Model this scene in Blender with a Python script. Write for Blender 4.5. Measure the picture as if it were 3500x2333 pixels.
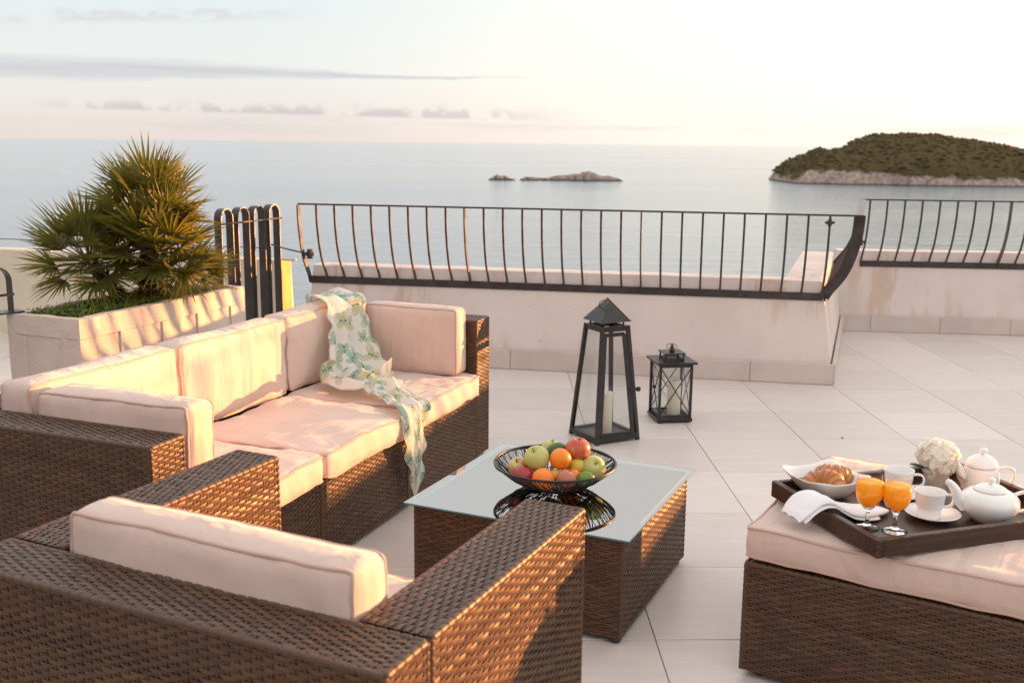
import bpy, math, random
import numpy as np
from mathutils import Vector, Matrix, noise
random.seed(7); rng = np.random.default_rng(7)
sc = bpy.context.scene
for o in list(bpy.data.objects): bpy.data.objects.remove(o)
COL = sc.collection
R = math.radians
sin, cos, pi = math.sin, math.cos, math.pi

# ------------------------------------------------------------------ camera
CAM_H = 1.62372
PITCH, ROLL, YAW = 0.189698, 0.0097766, 0.0205768
cp, sp, cy, sy = cos(PITCH), sin(PITCH), cos(YAW), sin(YAW)
fwd = Vector((sy*cp, cy*cp, -sp)); right = Vector((cy, -sy, 0)); up = right.cross(fwd)
r2 = cos(ROLL)*right + sin(ROLL)*up; u2 = -sin(ROLL)*right + cos(ROLL)*up
cam = bpy.data.cameras.new('camera'); camo = bpy.data.objects.new('camera', cam); COL.objects.link(camo)
camo.matrix_world = Matrix(((r2.x, u2.x, -fwd.x, 0), (r2.y, u2.y, -fwd.y, 0), (r2.z, u2.z, -fwd.z, CAM_H), (0, 0, 0, 1)))
cam.sensor_width = 36.0; cam.lens = 36.0*3527.35/3500; cam.clip_start = .05; cam.clip_end = 200000
cam.dof.use_dof = True; cam.dof.focus_distance = 4.2; cam.dof.aperture_fstop = 4.5
sc.camera = camo

# ------------------------------------------------------------------ light
SUN_AZ, SUN_EL = R(62.0), R(2.6)
SUN_STRENGTH, SKY_STRENGTH, EXPOSURE = 4.4, .08, 1.84
sunv = Vector((sin(SUN_AZ)*cos(SUN_EL), cos(SUN_AZ)*cos(SUN_EL), sin(SUN_EL)))
L = bpy.data.lights.new('sun', 'SUN'); L.energy = SUN_STRENGTH; L.angle = R(.5); L.color = (1, .41, .125)
lo = bpy.data.objects.new('sun', L); COL.objects.link(lo)
lo.rotation_euler = sunv.to_track_quat('Z', 'Y').to_euler(); lo.location = (20, 12, 8)

vs = sc.view_settings
vs.view_transform = 'Standard'; vs.look = 'None'; vs.gamma = 1; vs.exposure = EXPOSURE
try: vs.use_curve_mapping = False
except Exception: pass

W = bpy.data.worlds.new('World'); sc.world = W; W.use_nodes = True
def nd(nt, t, **k):
    n = nt.nodes.new(t)
    for a, b in k.items(): setattr(n, a, b)
    return n
def mth(nt, op, a, b=None, c=None, clamp=False):
    n = nt.nodes.new('ShaderNodeMath'); n.operation = op; n.use_clamp = clamp
    for i, v in enumerate((a, b, c)):
        if v is None: continue
        if isinstance(v, (int, float)): n.inputs[i].default_value = v
        else: nt.links.new(v, n.inputs[i])
    return n.outputs[0]
def sstep(nt, x, a, b):
    n = nt.nodes.new('ShaderNodeMapRange'); n.interpolation_type = 'SMOOTHSTEP'
    nt.links.new(x, n.inputs['Value']) if not isinstance(x, (int, float)) else None
    n.inputs['From Min'].default_value = a; n.inputs['From Max'].default_value = b
    return n.outputs['Result']
def mixc(nt, f, a, b, blend='MIX'):
    n = nt.nodes.new('ShaderNodeMix'); n.data_type = 'RGBA'; n.blend_type = blend
    for s, v in ((n.inputs[0], f), (n.inputs[6], a), (n.inputs[7], b)):
        if isinstance(v, (int, float)): s.default_value = v
        elif isinstance(v, tuple): s.default_value = (*v, 1) if len(v) == 3 else v
        else: nt.links.new(v, s)
    return n.outputs[2]
def ramp(nt, x, stops):
    n = nt.nodes.new('ShaderNodeValToRGB'); cr = n.color_ramp
    while len(cr.elements) < len(stops): cr.elements.new(.5)
    for e, (p, c) in zip(cr.elements, stops): e.position = p; e.color = (*c, 1)
    nt.links.new(x, n.inputs[0]); return n.outputs[0]
def world():
    nt = W.node_tree; nt.nodes.clear()
    out = nd(nt, 'ShaderNodeOutputWorld'); bg = nd(nt, 'ShaderNodeBackground'); bg.inputs[1].default_value = SKY_STRENGTH
    nt.links.new(bg.outputs[0], out.inputs[0])
    sky = nd(nt, 'ShaderNodeTexSky', sky_type='NISHITA', sun_disc=False, sun_elevation=SUN_EL, sun_rotation=SUN_AZ,
             altitude=30, air_density=1.0, dust_density=1.6, ozone_density=1.0)
    tc = nd(nt, 'ShaderNodeTexCoord'); sep = nd(nt, 'ShaderNodeSeparateXYZ'); nt.links.new(tc.outputs['Generated'], sep.inputs[0])
    az = mth(nt, 'MULTIPLY', mth(nt, 'ARCTAN2', sep.outputs[0], sep.outputs[1]), 180/pi)
    el = mth(nt, 'MULTIPLY', mth(nt, 'ARCSINE', sep.outputs[2]), 180/pi)
    # thin bright evening haze over the whole sky, paler upwards, warmer near the horizon and towards the sun
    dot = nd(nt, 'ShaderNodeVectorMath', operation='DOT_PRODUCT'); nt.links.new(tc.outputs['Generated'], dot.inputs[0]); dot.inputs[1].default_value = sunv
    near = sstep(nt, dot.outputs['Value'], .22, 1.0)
    elr = nd(nt, 'ShaderNodeMapRange'); nt.links.new(el, elr.inputs[0]); elr.inputs[1].default_value = 0; elr.inputs[2].default_value = 60
    veil = ramp(nt, elr.outputs[0], [(0, (3.2, 2.85, 2.66)), (.022, (3.25, 3.05, 2.9)), (.06, (3.2, 3.28, 3.25)), (.12, (3.0, 3.25, 3.36)), (.30, (5.6, 5.7, 5.8)), (.7, (4.6, 4.6, 4.7)), (1, (4.2, 4.2, 4.3))])
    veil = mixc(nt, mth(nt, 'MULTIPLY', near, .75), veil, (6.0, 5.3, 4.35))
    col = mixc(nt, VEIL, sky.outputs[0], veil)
    # the sky opposite the sun is the darker half
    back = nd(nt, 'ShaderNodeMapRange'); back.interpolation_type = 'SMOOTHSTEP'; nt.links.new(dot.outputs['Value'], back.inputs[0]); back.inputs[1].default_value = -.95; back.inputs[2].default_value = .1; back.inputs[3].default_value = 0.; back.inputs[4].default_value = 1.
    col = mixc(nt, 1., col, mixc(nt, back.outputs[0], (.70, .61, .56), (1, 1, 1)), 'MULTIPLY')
    # clouds
    def coords(sx, sy, ox=0.):
        c = nd(nt, 'ShaderNodeCombineXYZ')
        nt.links.new(mth(nt, 'MULTIPLY_ADD', az, sx, ox), c.inputs[0]); nt.links.new(mth(nt, 'MULTIPLY', el, sy), c.inputs[1]); return c.outputs[0]
    def nz(v, scale, detail=5, rough=.55):
        n = nd(nt, 'ShaderNodeTexNoise'); n.inputs['Scale'].default_value = scale; n.inputs['Detail'].default_value = detail
        n.inputs['Roughness'].default_value = rough; nt.links.new(v, n.inputs['Vector']); return n.outputs[0]
    n1 = nz(coords(.10, .9), 1.0); n2 = nz(coords(.35, .8, 9.), 1.6, 6); n3 = nz(coords(.05, .9, 4.), 1.0)
    n6 = nz(coords(.12, 3.2, 3.), 1.0, 6, .6)
    # long flat stratus band
    cen = mth(nt, 'ADD', 3.45, mth(nt, 'MULTIPLY', mth(nt, 'SUBTRACT', n1, .5), .9))
    hw = mth(nt, 'MULTIPLY', sstep(nt, az, 3, -26), .62)
    d = mth(nt, 'DIVIDE', mth(nt, 'ABSOLUTE', mth(nt, 'SUBTRACT', el, cen)), mth(nt, 'ADD', hw, .02))
    bandA = mth(nt, 'MULTIPLY', mth(nt, 'MULTIPLY', sstep(nt, d, 1.3, .1), mth(nt, 'MULTIPLY_ADD', n6, .9, .45, True)), sstep(nt, az, 4, -2))
    # higher faint streak
    cen2 = mth(nt, 'ADD', mth(nt, 'MULTIPLY_ADD', az, .055, 7.05), mth(nt, 'MULTIPLY', mth(nt, 'SUBTRACT', n2, .5), 1.0))
    d2 = mth(nt, 'ABSOLUTE', mth(nt, 'SUBTRACT', el, cen2))
    bandB = mth(nt, 'MULTIPLY', mth(nt, 'MULTIPLY', sstep(nt, d2, .5, .1), sstep(nt, n2, .38, .6)), mth(nt, 'MULTIPLY', sstep(nt, az, -8, -14), .75))
    # row of small cumulus with flat bases
    n4 = nz(coords(.55, .55, 2.), 1.0, 3, .5); n5 = nz(coords(1.1, 1.3, 7.), 1.5, 5, .6)
    top = mth(nt, 'MULTIPLY_ADD', mth(nt, 'SUBTRACT', n4, .42), 5.2, mth(nt, 'MULTIPLY_ADD', mth(nt, 'SUBTRACT', n5, .5), 1.1, 1.45))
    top = mth(nt, 'MINIMUM', top, 2.15)
    base = mth(nt, 'MULTIPLY_ADD', az, -.012, 1.18)
    cum = mth(nt, 'MULTIPLY', sstep(nt, mth(nt, 'SUBTRACT', top, el), -.12, .55), sstep(nt, mth(nt, 'SUBTRACT', el, base), -.03, .16))
    cum = mth(nt, 'MULTIPLY', cum, mth(nt, 'MULTIPLY', sstep(nt, az, -24, -20), sstep(nt, az, 6, -4)))
    # thin low layers above the horizon
    low = mth(nt, 'MULTIPLY', sstep(nt, n3, .45, .7), mth(nt, 'MULTIPLY', sstep(nt, el, 1.5, .9), sstep(nt, el, .1, .6)))
    col = mixc(nt, mth(nt, 'MULTIPLY', bandA, .75), col, (2.05, 2.08, 2.25))
    col = mixc(nt, mth(nt, 'MULTIPLY', bandB, .65), col, (2.35, 2.25, 2.28))
    col = mixc(nt, mth(nt, 'MULTIPLY', cum, .78), col, mixc(nt, sstep(nt, mth(nt, 'SUBTRACT', el, base), .2, .9), (2.25, 2.05, 2.12), (3.1, 2.75, 2.62)))
    col = mixc(nt, mth(nt, 'MULTIPLY', low, .45), col, (2.3, 2.05, 2.08))
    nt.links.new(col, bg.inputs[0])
VEIL = .9
world()

# ------------------------------------------------------------------ helpers
class MB:
    def __init__(s): s.v = []; s.f = []; s.n = 0; s.tone = []
    def add(s, V, F):
        V = np.asarray(V, float).reshape(-1, 3); s.v.append(V); n = s.n
        s.f.extend([tuple(int(i)+n for i in f) for f in F]); s.n += len(V)
    def box(s, x0, x1, y0, y1, z0, z1, c=0.):
        if c <= 0:
            V = [(x, y, z) for z in (z0, z1) for y in (y0, y1) for x in (x0, x1)]
            s.add(V, [(0, 2, 3, 1), (4, 5, 7, 6), (0, 1, 5, 4), (2, 6, 7, 3), (0, 4, 6, 2), (1, 3, 7, 5)]); return
        V = []
        for (z, i) in ((z0, c), (z0+c, 0), (z1-c, 0), (z1, c)):
            a0, a1, b0, b1 = x0+i, x1-i, y0+i, y1-i
            k = c if i == 0 else c*.4
            V += [(a0+k, b0, z), (a1-k, b0, z), (a1, b0+k, z), (a1, b1-k, z), (a1-k, b1, z), (a0+k, b1, z), (a0, b1-k, z), (a0, b0+k, z)]
        F = [tuple(range(7, -1, -1)), tuple(range(24, 32))]
        for l in range(3):
            for i in range(8): F.append((l*8+i, l*8+(i+1) % 8, l*8+8+(i+1) % 8, l*8+8+i))
        s.add(V, F)
    def hexa(s, b, t):            # 4 bottom + 4 top corners, counter-clockwise from above
        s.add(list(b)+list(t), [(3, 2, 1, 0), (4, 5, 6, 7)]+[(i, (i+1) % 4, 4+(i+1) % 4, 4+i) for i in range(4)])
    def tube(s, P, r, n=8, closed=False, cap=True):
        P = [Vector(p) for p in P]; m = len(P); rs = r if hasattr(r, '__len__') else [r]*m
        T = []
        for i in range(m):
            a = P[(i-1) % m] if (closed or i) else P[0]; b = P[(i+1) % m] if (closed or i < m-1) else P[-1]
            T.append((b-a).normalized() if (b-a).length > 1e-9 else Vector((0, 0, 1)))
        t0 = T[0]; N = (Vector((0, 0, 1)) if abs(t0.z) < .9 else Vector((1, 0, 0))).cross(t0).normalized()
        V = []
        for i in range(m):
            N = (N - T[i]*N.dot(T[i])).normalized(); B = T[i].cross(N)
            for k in range(n):
                a = 2*pi*k/n; V.append(P[i] + (N*cos(a)+B*sin(a))*rs[i])
        F = []
        for i in range(m if closed else m-1):
            j = (i+1) % m
            for k in range(n): F.append((i*n+k, i*n+(k+1) % n, j*n+(k+1) % n, j*n+k))
        if cap and not closed: F += [tuple(range(n-1, -1, -1)), tuple((m-1)*n+k for k in range(n))]
        s.add([tuple(v) for v in V], F)
    def ribbon(s, P, wdir, ndir, w, t):     # flat bar along P: half sections w (along wdir) by t (along local normal in the bend plane)
        P = [Vector(p) for p in P]; wd = Vector(wdir).normalized(); m = len(P); V = []
        for i in range(m):
            T = (P[min(i+1, m-1)]-P[max(i-1, 0)]).normalized(); N = T.cross(wd).normalized()
            for a, b in ((-1, -1), (1, -1), (1, 1), (-1, 1)): V.append(tuple(P[i]+wd*(a*w/2)+N*(b*t/2)))
        F = [(3, 2, 1, 0), tuple((m-1)*4+k for k in range(4))]
        for i in range(m-1):
            for k in range(4): F.append((i*4+k, i*4+(k+1) % 4, i*4+4+(k+1) % 4, i*4+4+k))
        s.add(V, F)
    def lathe(s, prof, n=28, c=(0, 0, 0), sx=1., sy=1.):
        V = [(c[0]+r*cos(2*pi*k/n)*sx, c[1]+r*sin(2*pi*k/n)*sy, c[2]+z) for r, z in prof for k in range(n)]
        F = []
        for i in range(len(prof)-1):
            for k in range(n): F.append((i*n+k, i*n+(k+1) % n, (i+1)*n+(k+1) % n, (i+1)*n+k))
        if prof[0][0] > 1e-5: F.append(tuple(range(n-1, -1, -1)))
        if prof[-1][0] > 1e-5: F.append(tuple((len(prof)-1)*n+k for k in range(n)))
        s.add(V, F)
    def grid(s, fn, nu, nv, cu=False):
        V = [fn(i/(nu if cu else nu-1), j/(nv-1)) for i in range(nu) for j in range(nv)]
        F = []
        for i in range(nu if cu else nu-1):
            for j in range(nv-1): F.append((i*nv+j, ((i+1) % nu)*nv+j, ((i+1) % nu)*nv+j+1, i*nv+j+1))
        s.add(V, F)
    def mesh(s, name, mat, smooth=True):
        me = bpy.data.meshes.new(name)
        V = np.concatenate(s.v) if s.v else np.zeros((0, 3))
        me.from_pydata(V.tolist(), [], s.f)
        if mat: me.materials.append(mat)
        if s.tone:
            tv = np.full(len(V), .5, np.float32)
            for a_, b_, q_ in s.tone: tv[a_:b_] = q_
            me.attributes.new('tone', 'FLOAT', 'POINT').data.foreach_set('value', tv)
        if smooth: me.shade_smooth() if smooth is True else me.polygons.foreach_set('use_smooth', [True]*len(me.polygons))
        me.update(); return me
    def build(s, name, mat, parent=None, smooth=True, **k): return link(name, s.mesh(name, mat, smooth), parent, **k)
def link(name, me, parent=None, loc=(0, 0, 0), rot=(0, 0, 0), **k):
    o = bpy.data.objects.new(name, me); COL.objects.link(o); o.parent = parent; o.location = loc; o.rotation_euler = rot
    for a, b in k.items(): o[a] = b
    return o
def thing(name, label, cat, loc=(0, 0, 0), rz=0, group=None):
    o = bpy.data.objects.new(name, None); COL.objects.link(o); o.location = loc; o.rotation_euler = (0, 0, rz); o.empty_display_size = .1
    return tag(o, label, cat, group)
def tag(o, label, cat, group=None):
    o['label'] = label; o['category'] = cat
    if group: o['group'] = group
    return o
def structure(o): o['kind'] = 'structure'; return o
def fbm(x, y, z, o=4):
    return noise.fractal(Vector((x, y, z)), 1.0, 2.0, o)

# ------------------------------------------------------------------ materials
def mat(name, col=(.5, .5, .5), rough=.5, spec=.5, metal=0., fn=None, **k):
    m = bpy.data.materials.new(name); m.use_nodes = True; nt = m.node_tree; b = nt.nodes['Principled BSDF']
    b.inputs['Base Color'].default_value = (*col, 1); b.inputs['Roughness'].default_value = rough
    b.inputs['Specular IOR Level'].default_value = spec; b.inputs['Metallic'].default_value = metal
    for a, v in k.items(): b.inputs[a.replace('_', ' ')].default_value = v
    if fn: fn(nt, b)
    return m
def tcoord(nt, kind='Object', scale=(1, 1, 1), rnd=0.):
    t = nd(nt, 'ShaderNodeTexCoord'); mp = nd(nt, 'ShaderNodeMapping'); mp.inputs['Scale'].default_value = scale
    nt.links.new(t.outputs[kind], mp.inputs[0])
    if rnd:
        oi = nd(nt, 'ShaderNodeObjectInfo'); nt.links.new(mth(nt, 'MULTIPLY', oi.outputs['Random'], rnd), mp.inputs['Location'])
    return mp.outputs[0]
def nzt(nt, v, scale, detail=4, rough=.55, dist=0.):
    n = nd(nt, 'ShaderNodeTexNoise'); n.inputs['Scale'].default_value = scale; n.inputs['Detail'].default_value = detail
    n.inputs['Roughness'].default_value = rough; n.inputs['Distortion'].default_value = dist; nt.links.new(v, n.inputs['Vector']); return n.outputs[0]
def bump(nt, b, h, strength=.3, dist=.01):
    n = nd(nt, 'ShaderNodeBump'); n.inputs['Strength'].default_value = strength; n.inputs['Distance'].default_value = dist
    nt.links.new(h, n.inputs['Height']); nt.links.new(n.outputs[0], b.inputs['Normal'])
def noisy(c1, c2, scale, bs=0., bd=.005, bscale=None, sc3=(1, 1, 1), rnd=0., lo=.35, hi=.65, r1=None, r2=None):
    def f(nt, b):
        v = tcoord(nt, 'Object', sc3, rnd); n = nzt(nt, v, scale)
        t = sstep(nt, n, lo, hi); nt.links.new(mixc(nt, t, c1, c2), b.inputs['Base Color'])
        if r1 is not None:
            mr = nd(nt, 'ShaderNodeMapRange'); nt.links.new(t, mr.inputs[0]); mr.inputs[3].default_value = r1; mr.inputs[4].default_value = r2
            nt.links.new(mr.outputs[0], b.inputs['Roughness'])
        if bs: bump(nt, b, nzt(nt, v, bscale or scale*4, 5), bs, bd)
    return f
def f_wicker(nt, b):
    v = tcoord(nt, 'Object'); n = nzt(nt, v, 5, 3); n2 = nzt(nt, v, 90, 2); at = nd(nt, 'ShaderNodeAttribute', attribute_name='tone')
    c = ramp(nt, at.outputs['Fac'], [(0, (.054, .027, .0155)), (.5, (.086, .044, .024)), (1, (.130, .068, .034))])
    c = mixc(nt, mth(nt, 'MULTIPLY', sstep(nt, n, .4, .7), .3), c, (.125, .054, .024))
    nt.links.new(c, b.inputs['Base Color']); nt.links.new(mth(nt, 'MULTIPLY_ADD', n2, .25, .33), b.inputs['Roughness'])
M = {}
M['wicker'] = mat('wicker', rough=.38, spec=.42, fn=f_wicker)
M['wicker_core'] = mat('wicker_core', (.022, .012, .008), .8, .2)
def f_fabric(sc1, sc2):
    def f(nt, b):
        v = tcoord(nt, 'Object', rnd=5.); n = nzt(nt, v, 3.2, 3); w = nzt(nt, v, 420, 2)
        c = mixc(nt, sstep(nt, n, .3, .75), (.63, .475, .405), (.69, .53, .46)); nt.links.new(c, b.inputs['Base Color'])
        f1 = nzt(nt, tcoord(nt, 'Object', sc1, 5.), 9, 2, .45, .5); f2 = nzt(nt, tcoord(nt, 'Object', sc2, 5.), 12, 2, .45, .5); am = sstep(nt, nzt(nt, v, 4, 2), .35, .6)
        h = mth(nt, 'ADD', mth(nt, 'MULTIPLY', w, .02), mth(nt, 'ADD', f1, mth(nt, 'MULTIPLY', mth(nt, 'MULTIPLY', f2, am), .8))); bump(nt, b, h, .6, .022)
    return f
M['fabric'] = mat('cushion_fabric', rough=.9, spec=.2, fn=f_fabric((1, 1, .16), (1.6, 1.6, .22)), Sheen_Weight=.2)
M['fabric_seat'] = mat('cushion_fabric', rough=.9, spec=.2, fn=f_fabric((.22, 1.3, 1), (.9, .25, 1)), Sheen_Weight=.2)
M['piping'] = mat('cushion_piping', (.58, .40, .335), .9, .2)
def f_tile(nt, b):
    oi = nd(nt, 'ShaderNodeObjectInfo'); v = tcoord(nt, 'Object', (1, 1, 1), 40.); vs_ = tcoord(nt, 'Object', (1.2, 9, 1), 40.)
    n = nzt(nt, vs_, 2.0, 5, .6, .6); n2 = nzt(nt, v, 3, 4); n3 = nzt(nt, v, 26, 3)
    c = mixc(nt, sstep(nt, n, .3, .72), (.635, .565, .525), (.675, .605, .565))
    c = mixc(nt, mth(nt, 'MULTIPLY', sstep(nt, n2, .5, .8), .35), c, (.58, .50, .455))
    c = mixc(nt, mth(nt, 'MULTIPLY', sstep(nt, n3, .62, .75), .3), c, (.50, .43, .39))
    k = mth(nt, 'MULTIPLY_ADD', oi.outputs['Random'], .13, .93)
    h = nd(nt, 'ShaderNodeHueSaturation'); nt.links.new(c, h.inputs['Color']); nt.links.new(k, h.inputs['Value']); nt.links.new(h.outputs[0], b.inputs['Base Color'])
    nt.links.new(mth(nt, 'MULTIPLY_ADD', n2, .25, .26), b.inputs['Roughness'])
    bump(nt, b, mth(nt, 'ADD', n, mth(nt, 'MULTIPLY', n3, .5)), .06, .004)
M['tile'] = mat('porcelain_tile', rough=.4, spec=.45, fn=f_tile)
M['grout'] = mat('grout', (.24, .175, .14), .95, .1)
def f_plaster(nt, b):
    v = tcoord(nt, 'Object'); n = nzt(nt, v, 2.2, 5); n3 = nzt(nt, v, 40, 5)
    st = nzt(nt, tcoord(nt, 'Object', (7, 7, .5)), 1.0, 5, .65); st2 = nzt(nt, v, .9, 3)
    c = mixc(nt, sstep(nt, n, .3, .7), (.68, .585, .535), (.75, .65, .60))
    k = mth(nt, 'MULTIPLY', sstep(nt, st, .48, .64), sstep(nt, st2, .42, .58))
    c = mixc(nt, mth(nt, 'MULTIPLY', k, .48), c, (.50, .31, .18))
    pk = mth(nt, 'MULTIPLY', sstep(nt, nzt(nt, v, 9, 4), .66, .72), .35); c = mixc(nt, pk, c, (.40, .33, .30))
    nt.links.new(c, b.inputs['Base Color']); bump(nt, b, mth(nt, 'ADD', n3, n), .25, .006)
M['plaster'] = mat('white_plaster', rough=.85, spec=.2, fn=f_plaster)
M['cream'] = mat('yellow_plaster', rough=.85, spec=.2, fn=noisy((.62, .55, .43), (.68, .61, .49), 3, .25, .005, 40))
M['stone_tile'] = mat('skirting_tile', rough=.55, spec=.35, fn=noisy((.57, .475, .425), (.63, .535, .48), 4, .08, .003, 30, rnd=30., r1=.4, r2=.6))
M['iron'] = mat('black_iron', rough=.45, spec=.5, fn=noisy((.035, .029, .030), (.06, .049, .048), 12, .2, .002, 60, lo=.4, hi=.7, r1=.35, r2=.55))
M['lantern'] = mat('lantern_metal', (.022, .019, .018), .38, .5, fn=noisy((.010, .009, .009), (.020, .017, .016), 20, .05, .001, 90))
def f_conc(nt, b):
    v = tcoord(nt, 'Object'); n = nzt(nt, v, 4, 5); n3 = nzt(nt, v, 70, 5)
    vo = nd(nt, 'ShaderNodeTexVoronoi'); vo.inputs['Scale'].default_value = 34; nt.links.new(v, vo.inputs['Vector'])
    pit = sstep(nt, vo.outputs['Distance'], .12, .05)
    pit = mth(nt, 'MULTIPLY', pit, sstep(nt, nzt(nt, v, 17, 2), .5, .6))
    c = mixc(nt, sstep(nt, n, .3, .7), (.62, .50, .43), (.70, .58, .50)); c = mixc(nt, mth(nt, 'MULTIPLY', pit, .6), c, (.2, .15, .12))
    nt.links.new(c, b.inputs['Base Color'])
    bump(nt, b, mth(nt, 'SUBTRACT', mth(nt, 'ADD', mth(nt, 'MULTIPLY', n3, .8), n), pit), .6, .008)
M['concrete'] = mat('planter_concrete', rough=.9, spec=.2, fn=f_conc)
M['soil'] = mat('soil', rough=.95, spec=.1, fn=noisy((.05, .035, .022), (.13, .10, .07), 14, .8, .02, 40))
def f_leaf(nt, b):
    v = tcoord(nt, 'Object', (1, 1, 1), 20.); oi = nd(nt, 'ShaderNodeObjectInfo')
    c = mixc(nt, oi.outputs['Random'], (.075, .102, .018), (.165, .17, .034))
    at = nd(nt, 'ShaderNodeAttribute', attribute_name='tip')
    c = mixc(nt, mth(nt, 'MULTIPLY', at.outputs['Fac'], .85), c, (.24, .11, .045)); nt.links.new(c, b.inputs['Base Color'])
M['leaf'] = mat('palm_leaf', rough=.42, spec=.5, fn=f_leaf)
def translucent(m, col, f):
    nt = m.node_tree; b = nt.nodes['Principled BSDF']; out = nt.nodes['Material Output']
    t = nd(nt, 'ShaderNodeBsdfTranslucent'); t.inputs[0].default_value = (*col, 1); mx = nd(nt, 'ShaderNodeMixShader'); mx.inputs[0].default_value = f
    nt.links.new(b.outputs[0], mx.inputs[1]); nt.links.new(t.outputs[0], mx.inputs[2]); nt.links.new(mx.outputs[0], out.inputs[0])
translucent(M['leaf'], (.30, .24, .02), .35)
M['trunk'] = mat('palm_trunk', rough=.9, spec=.1, fn=noisy((.06, .03, .018), (.16, .08, .045), 25, .8, .01, 60))
M['grass'] = mat('grass', rough=.6, spec=.3, fn=noisy((.05, .10, .018), (.14, .18, .04), 16)); translucent(M['grass'], (.2, .25, .03), .3)
M['dead'] = mat('dry_stalk', (.33, .19, .11), .8, .2)

# glass
def glass_thin(name, tint=(1, 1, 1), refl=1.0, ior=1.5):
    m = bpy.data.materials.new(name); m.use_nodes = True; nt = m.node_tree; nt.nodes.clear()
    out = nd(nt, 'ShaderNodeOutputMaterial'); tr = nd(nt, 'ShaderNodeBsdfTransparent'); tr.inputs[0].default_value = (*tint, 1)
    gl = nd(nt, 'ShaderNodeBsdfGlossy'); gl.inputs['Roughness'].default_value = .01; fr = nd(nt, 'ShaderNodeFresnel'); fr.inputs[0].default_value = ior
    mx = nd(nt, 'ShaderNodeMixShader'); gm = nd(nt, 'ShaderNodeNewGeometry'); nt.links.new(mth(nt, 'MULTIPLY', mth(nt, 'MULTIPLY', fr.outputs[0], refl), mth(nt, 'SUBTRACT', 1, gm.outputs['Backfacing']), clamp=True), mx.inputs[0])
    nt.links.new(tr.outputs[0], mx.inputs[1]); nt.links.new(gl.outputs[0], mx.inputs[2]); nt.links.new(mx.outputs[0], out.inputs[0]); return m
M['pane'] = glass_thin('window_glass', (.96, .97, .97), 1.6)
M['table_glass'] = glass_thin('table_glass', (.50, .54, .55), 1.0, 6.0)
M['bowl_glass'] = glass_thin('goblet_bowl_glass', (.98, .98, .98), 1.3, 1.6)
M['glass_edge'] = mat('glass_edge', (.10, .26, .27), .15, .6)
M['goblet'] = mat('drinking_glass', (1, 1, 1), .0, .5, Transmission_Weight=1., IOR=1.45)
M['juice'] = mat('orange_juice', (1.0, .56, .035), .3, .3, Subsurface_Weight=.5, Subsurface_Scale=.03, Subsurface_Radius=(1., .4, .08))
translucent(M['juice'], (1.0, .66, .08), .4)
M['china'] = mat('white_china', (.80, .785, .765), .13, .5, fn=noisy((.86, .84, .815), (.88, .86, .835), 3))
M['linen'] = mat('white_linen', rough=.9, spec=.2, fn=noisy((.80, .79, .80), (.85, .84, .85), 9, .25, .004, 60))
M['tray'] = mat('dark_wood', rough=.38, spec=.45, fn=noisy((.032, .014, .008), (.055, .025, .014), 6, .06, .002, 40, sc3=(1, 12, 12)))
M['tray_wear'] = mat('worn_wood', (.22, .11, .06), .6, .3)
M['candle'] = mat('candle_wax', (.80, .72, .58), .5, .4, Subsurface_Weight=.4, Subsurface_Scale=.02)
M['wick'] = mat('wick', (.03, .025, .02), .9, .1)
M['wire'] = mat('bowl_wire', (.016, .015, .018), .35, .5)

# ------------------------------------------------------------------ sea, islands
SEA = -28.0
def f_sea(nt, b):
    v = tcoord(nt, 'Object', (1, 1, 1)); vr = tcoord(nt, 'Object', (.45, 1, 1))
    a = nzt(nt, vr, .32, 6, .62, .4); c = nzt(nt, vr, .05, 4, .55, .4); d = nzt(nt, tcoord(nt, 'Object', (.3, 1, 1)), .006, 4)
    bp = nd(nt, 'ShaderNodeBump'); bp.inputs['Strength'].default_value = 1.; bp.inputs['Distance'].default_value = .75
    e = nzt(nt, tcoord(nt, 'Object', (.3, 1, 1)), .14, 5, .6, .5)
    nt.links.new(mth(nt, 'ADD', mth(nt, 'ADD', mth(nt, 'MULTIPLY', a, .55), mth(nt, 'MULTIPLY', c, 1.4)), mth(nt, 'MULTIPLY', e, 1.8)), bp.inputs['Height']); nt.links.new(bp.outputs[0], b.inputs['Normal'])
    nt.links.new(mth(nt, 'MULTIPLY_ADD', sstep(nt, d, .3, .7), .06, .10), b.inputs['Roughness'])
    nt.links.new(mixc(nt, d, (.145, .205, .25), (.16, .225, .27)), b.inputs['Base Color'])
M['sea'] = mat('sea_water', rough=.15, spec=.5, fn=f_sea, IOR=1.65)
mb = MB(); rr = [0, 60, 200, 600, 1500, 4000, 10000, 30000, 90000]; na = 64
V = [(0, 0, SEA)] + [(r*sin(2*pi*k/na), r*cos(2*pi*k/na), SEA) for r in rr[1:] for k in range(na)]
F = [(0, 1+(k+1) % na, 1+k) for k in range(na)]
for i in range(len(rr)-2):
    for k in range(na): F.append((1+i*na+k, 1+i*na+(k+1) % na, 1+(i+1)*na+(k+1) % na, 1+(i+1)*na+k))
mb.add(V, F); structure(mb.build('sea', M['sea']))

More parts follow.
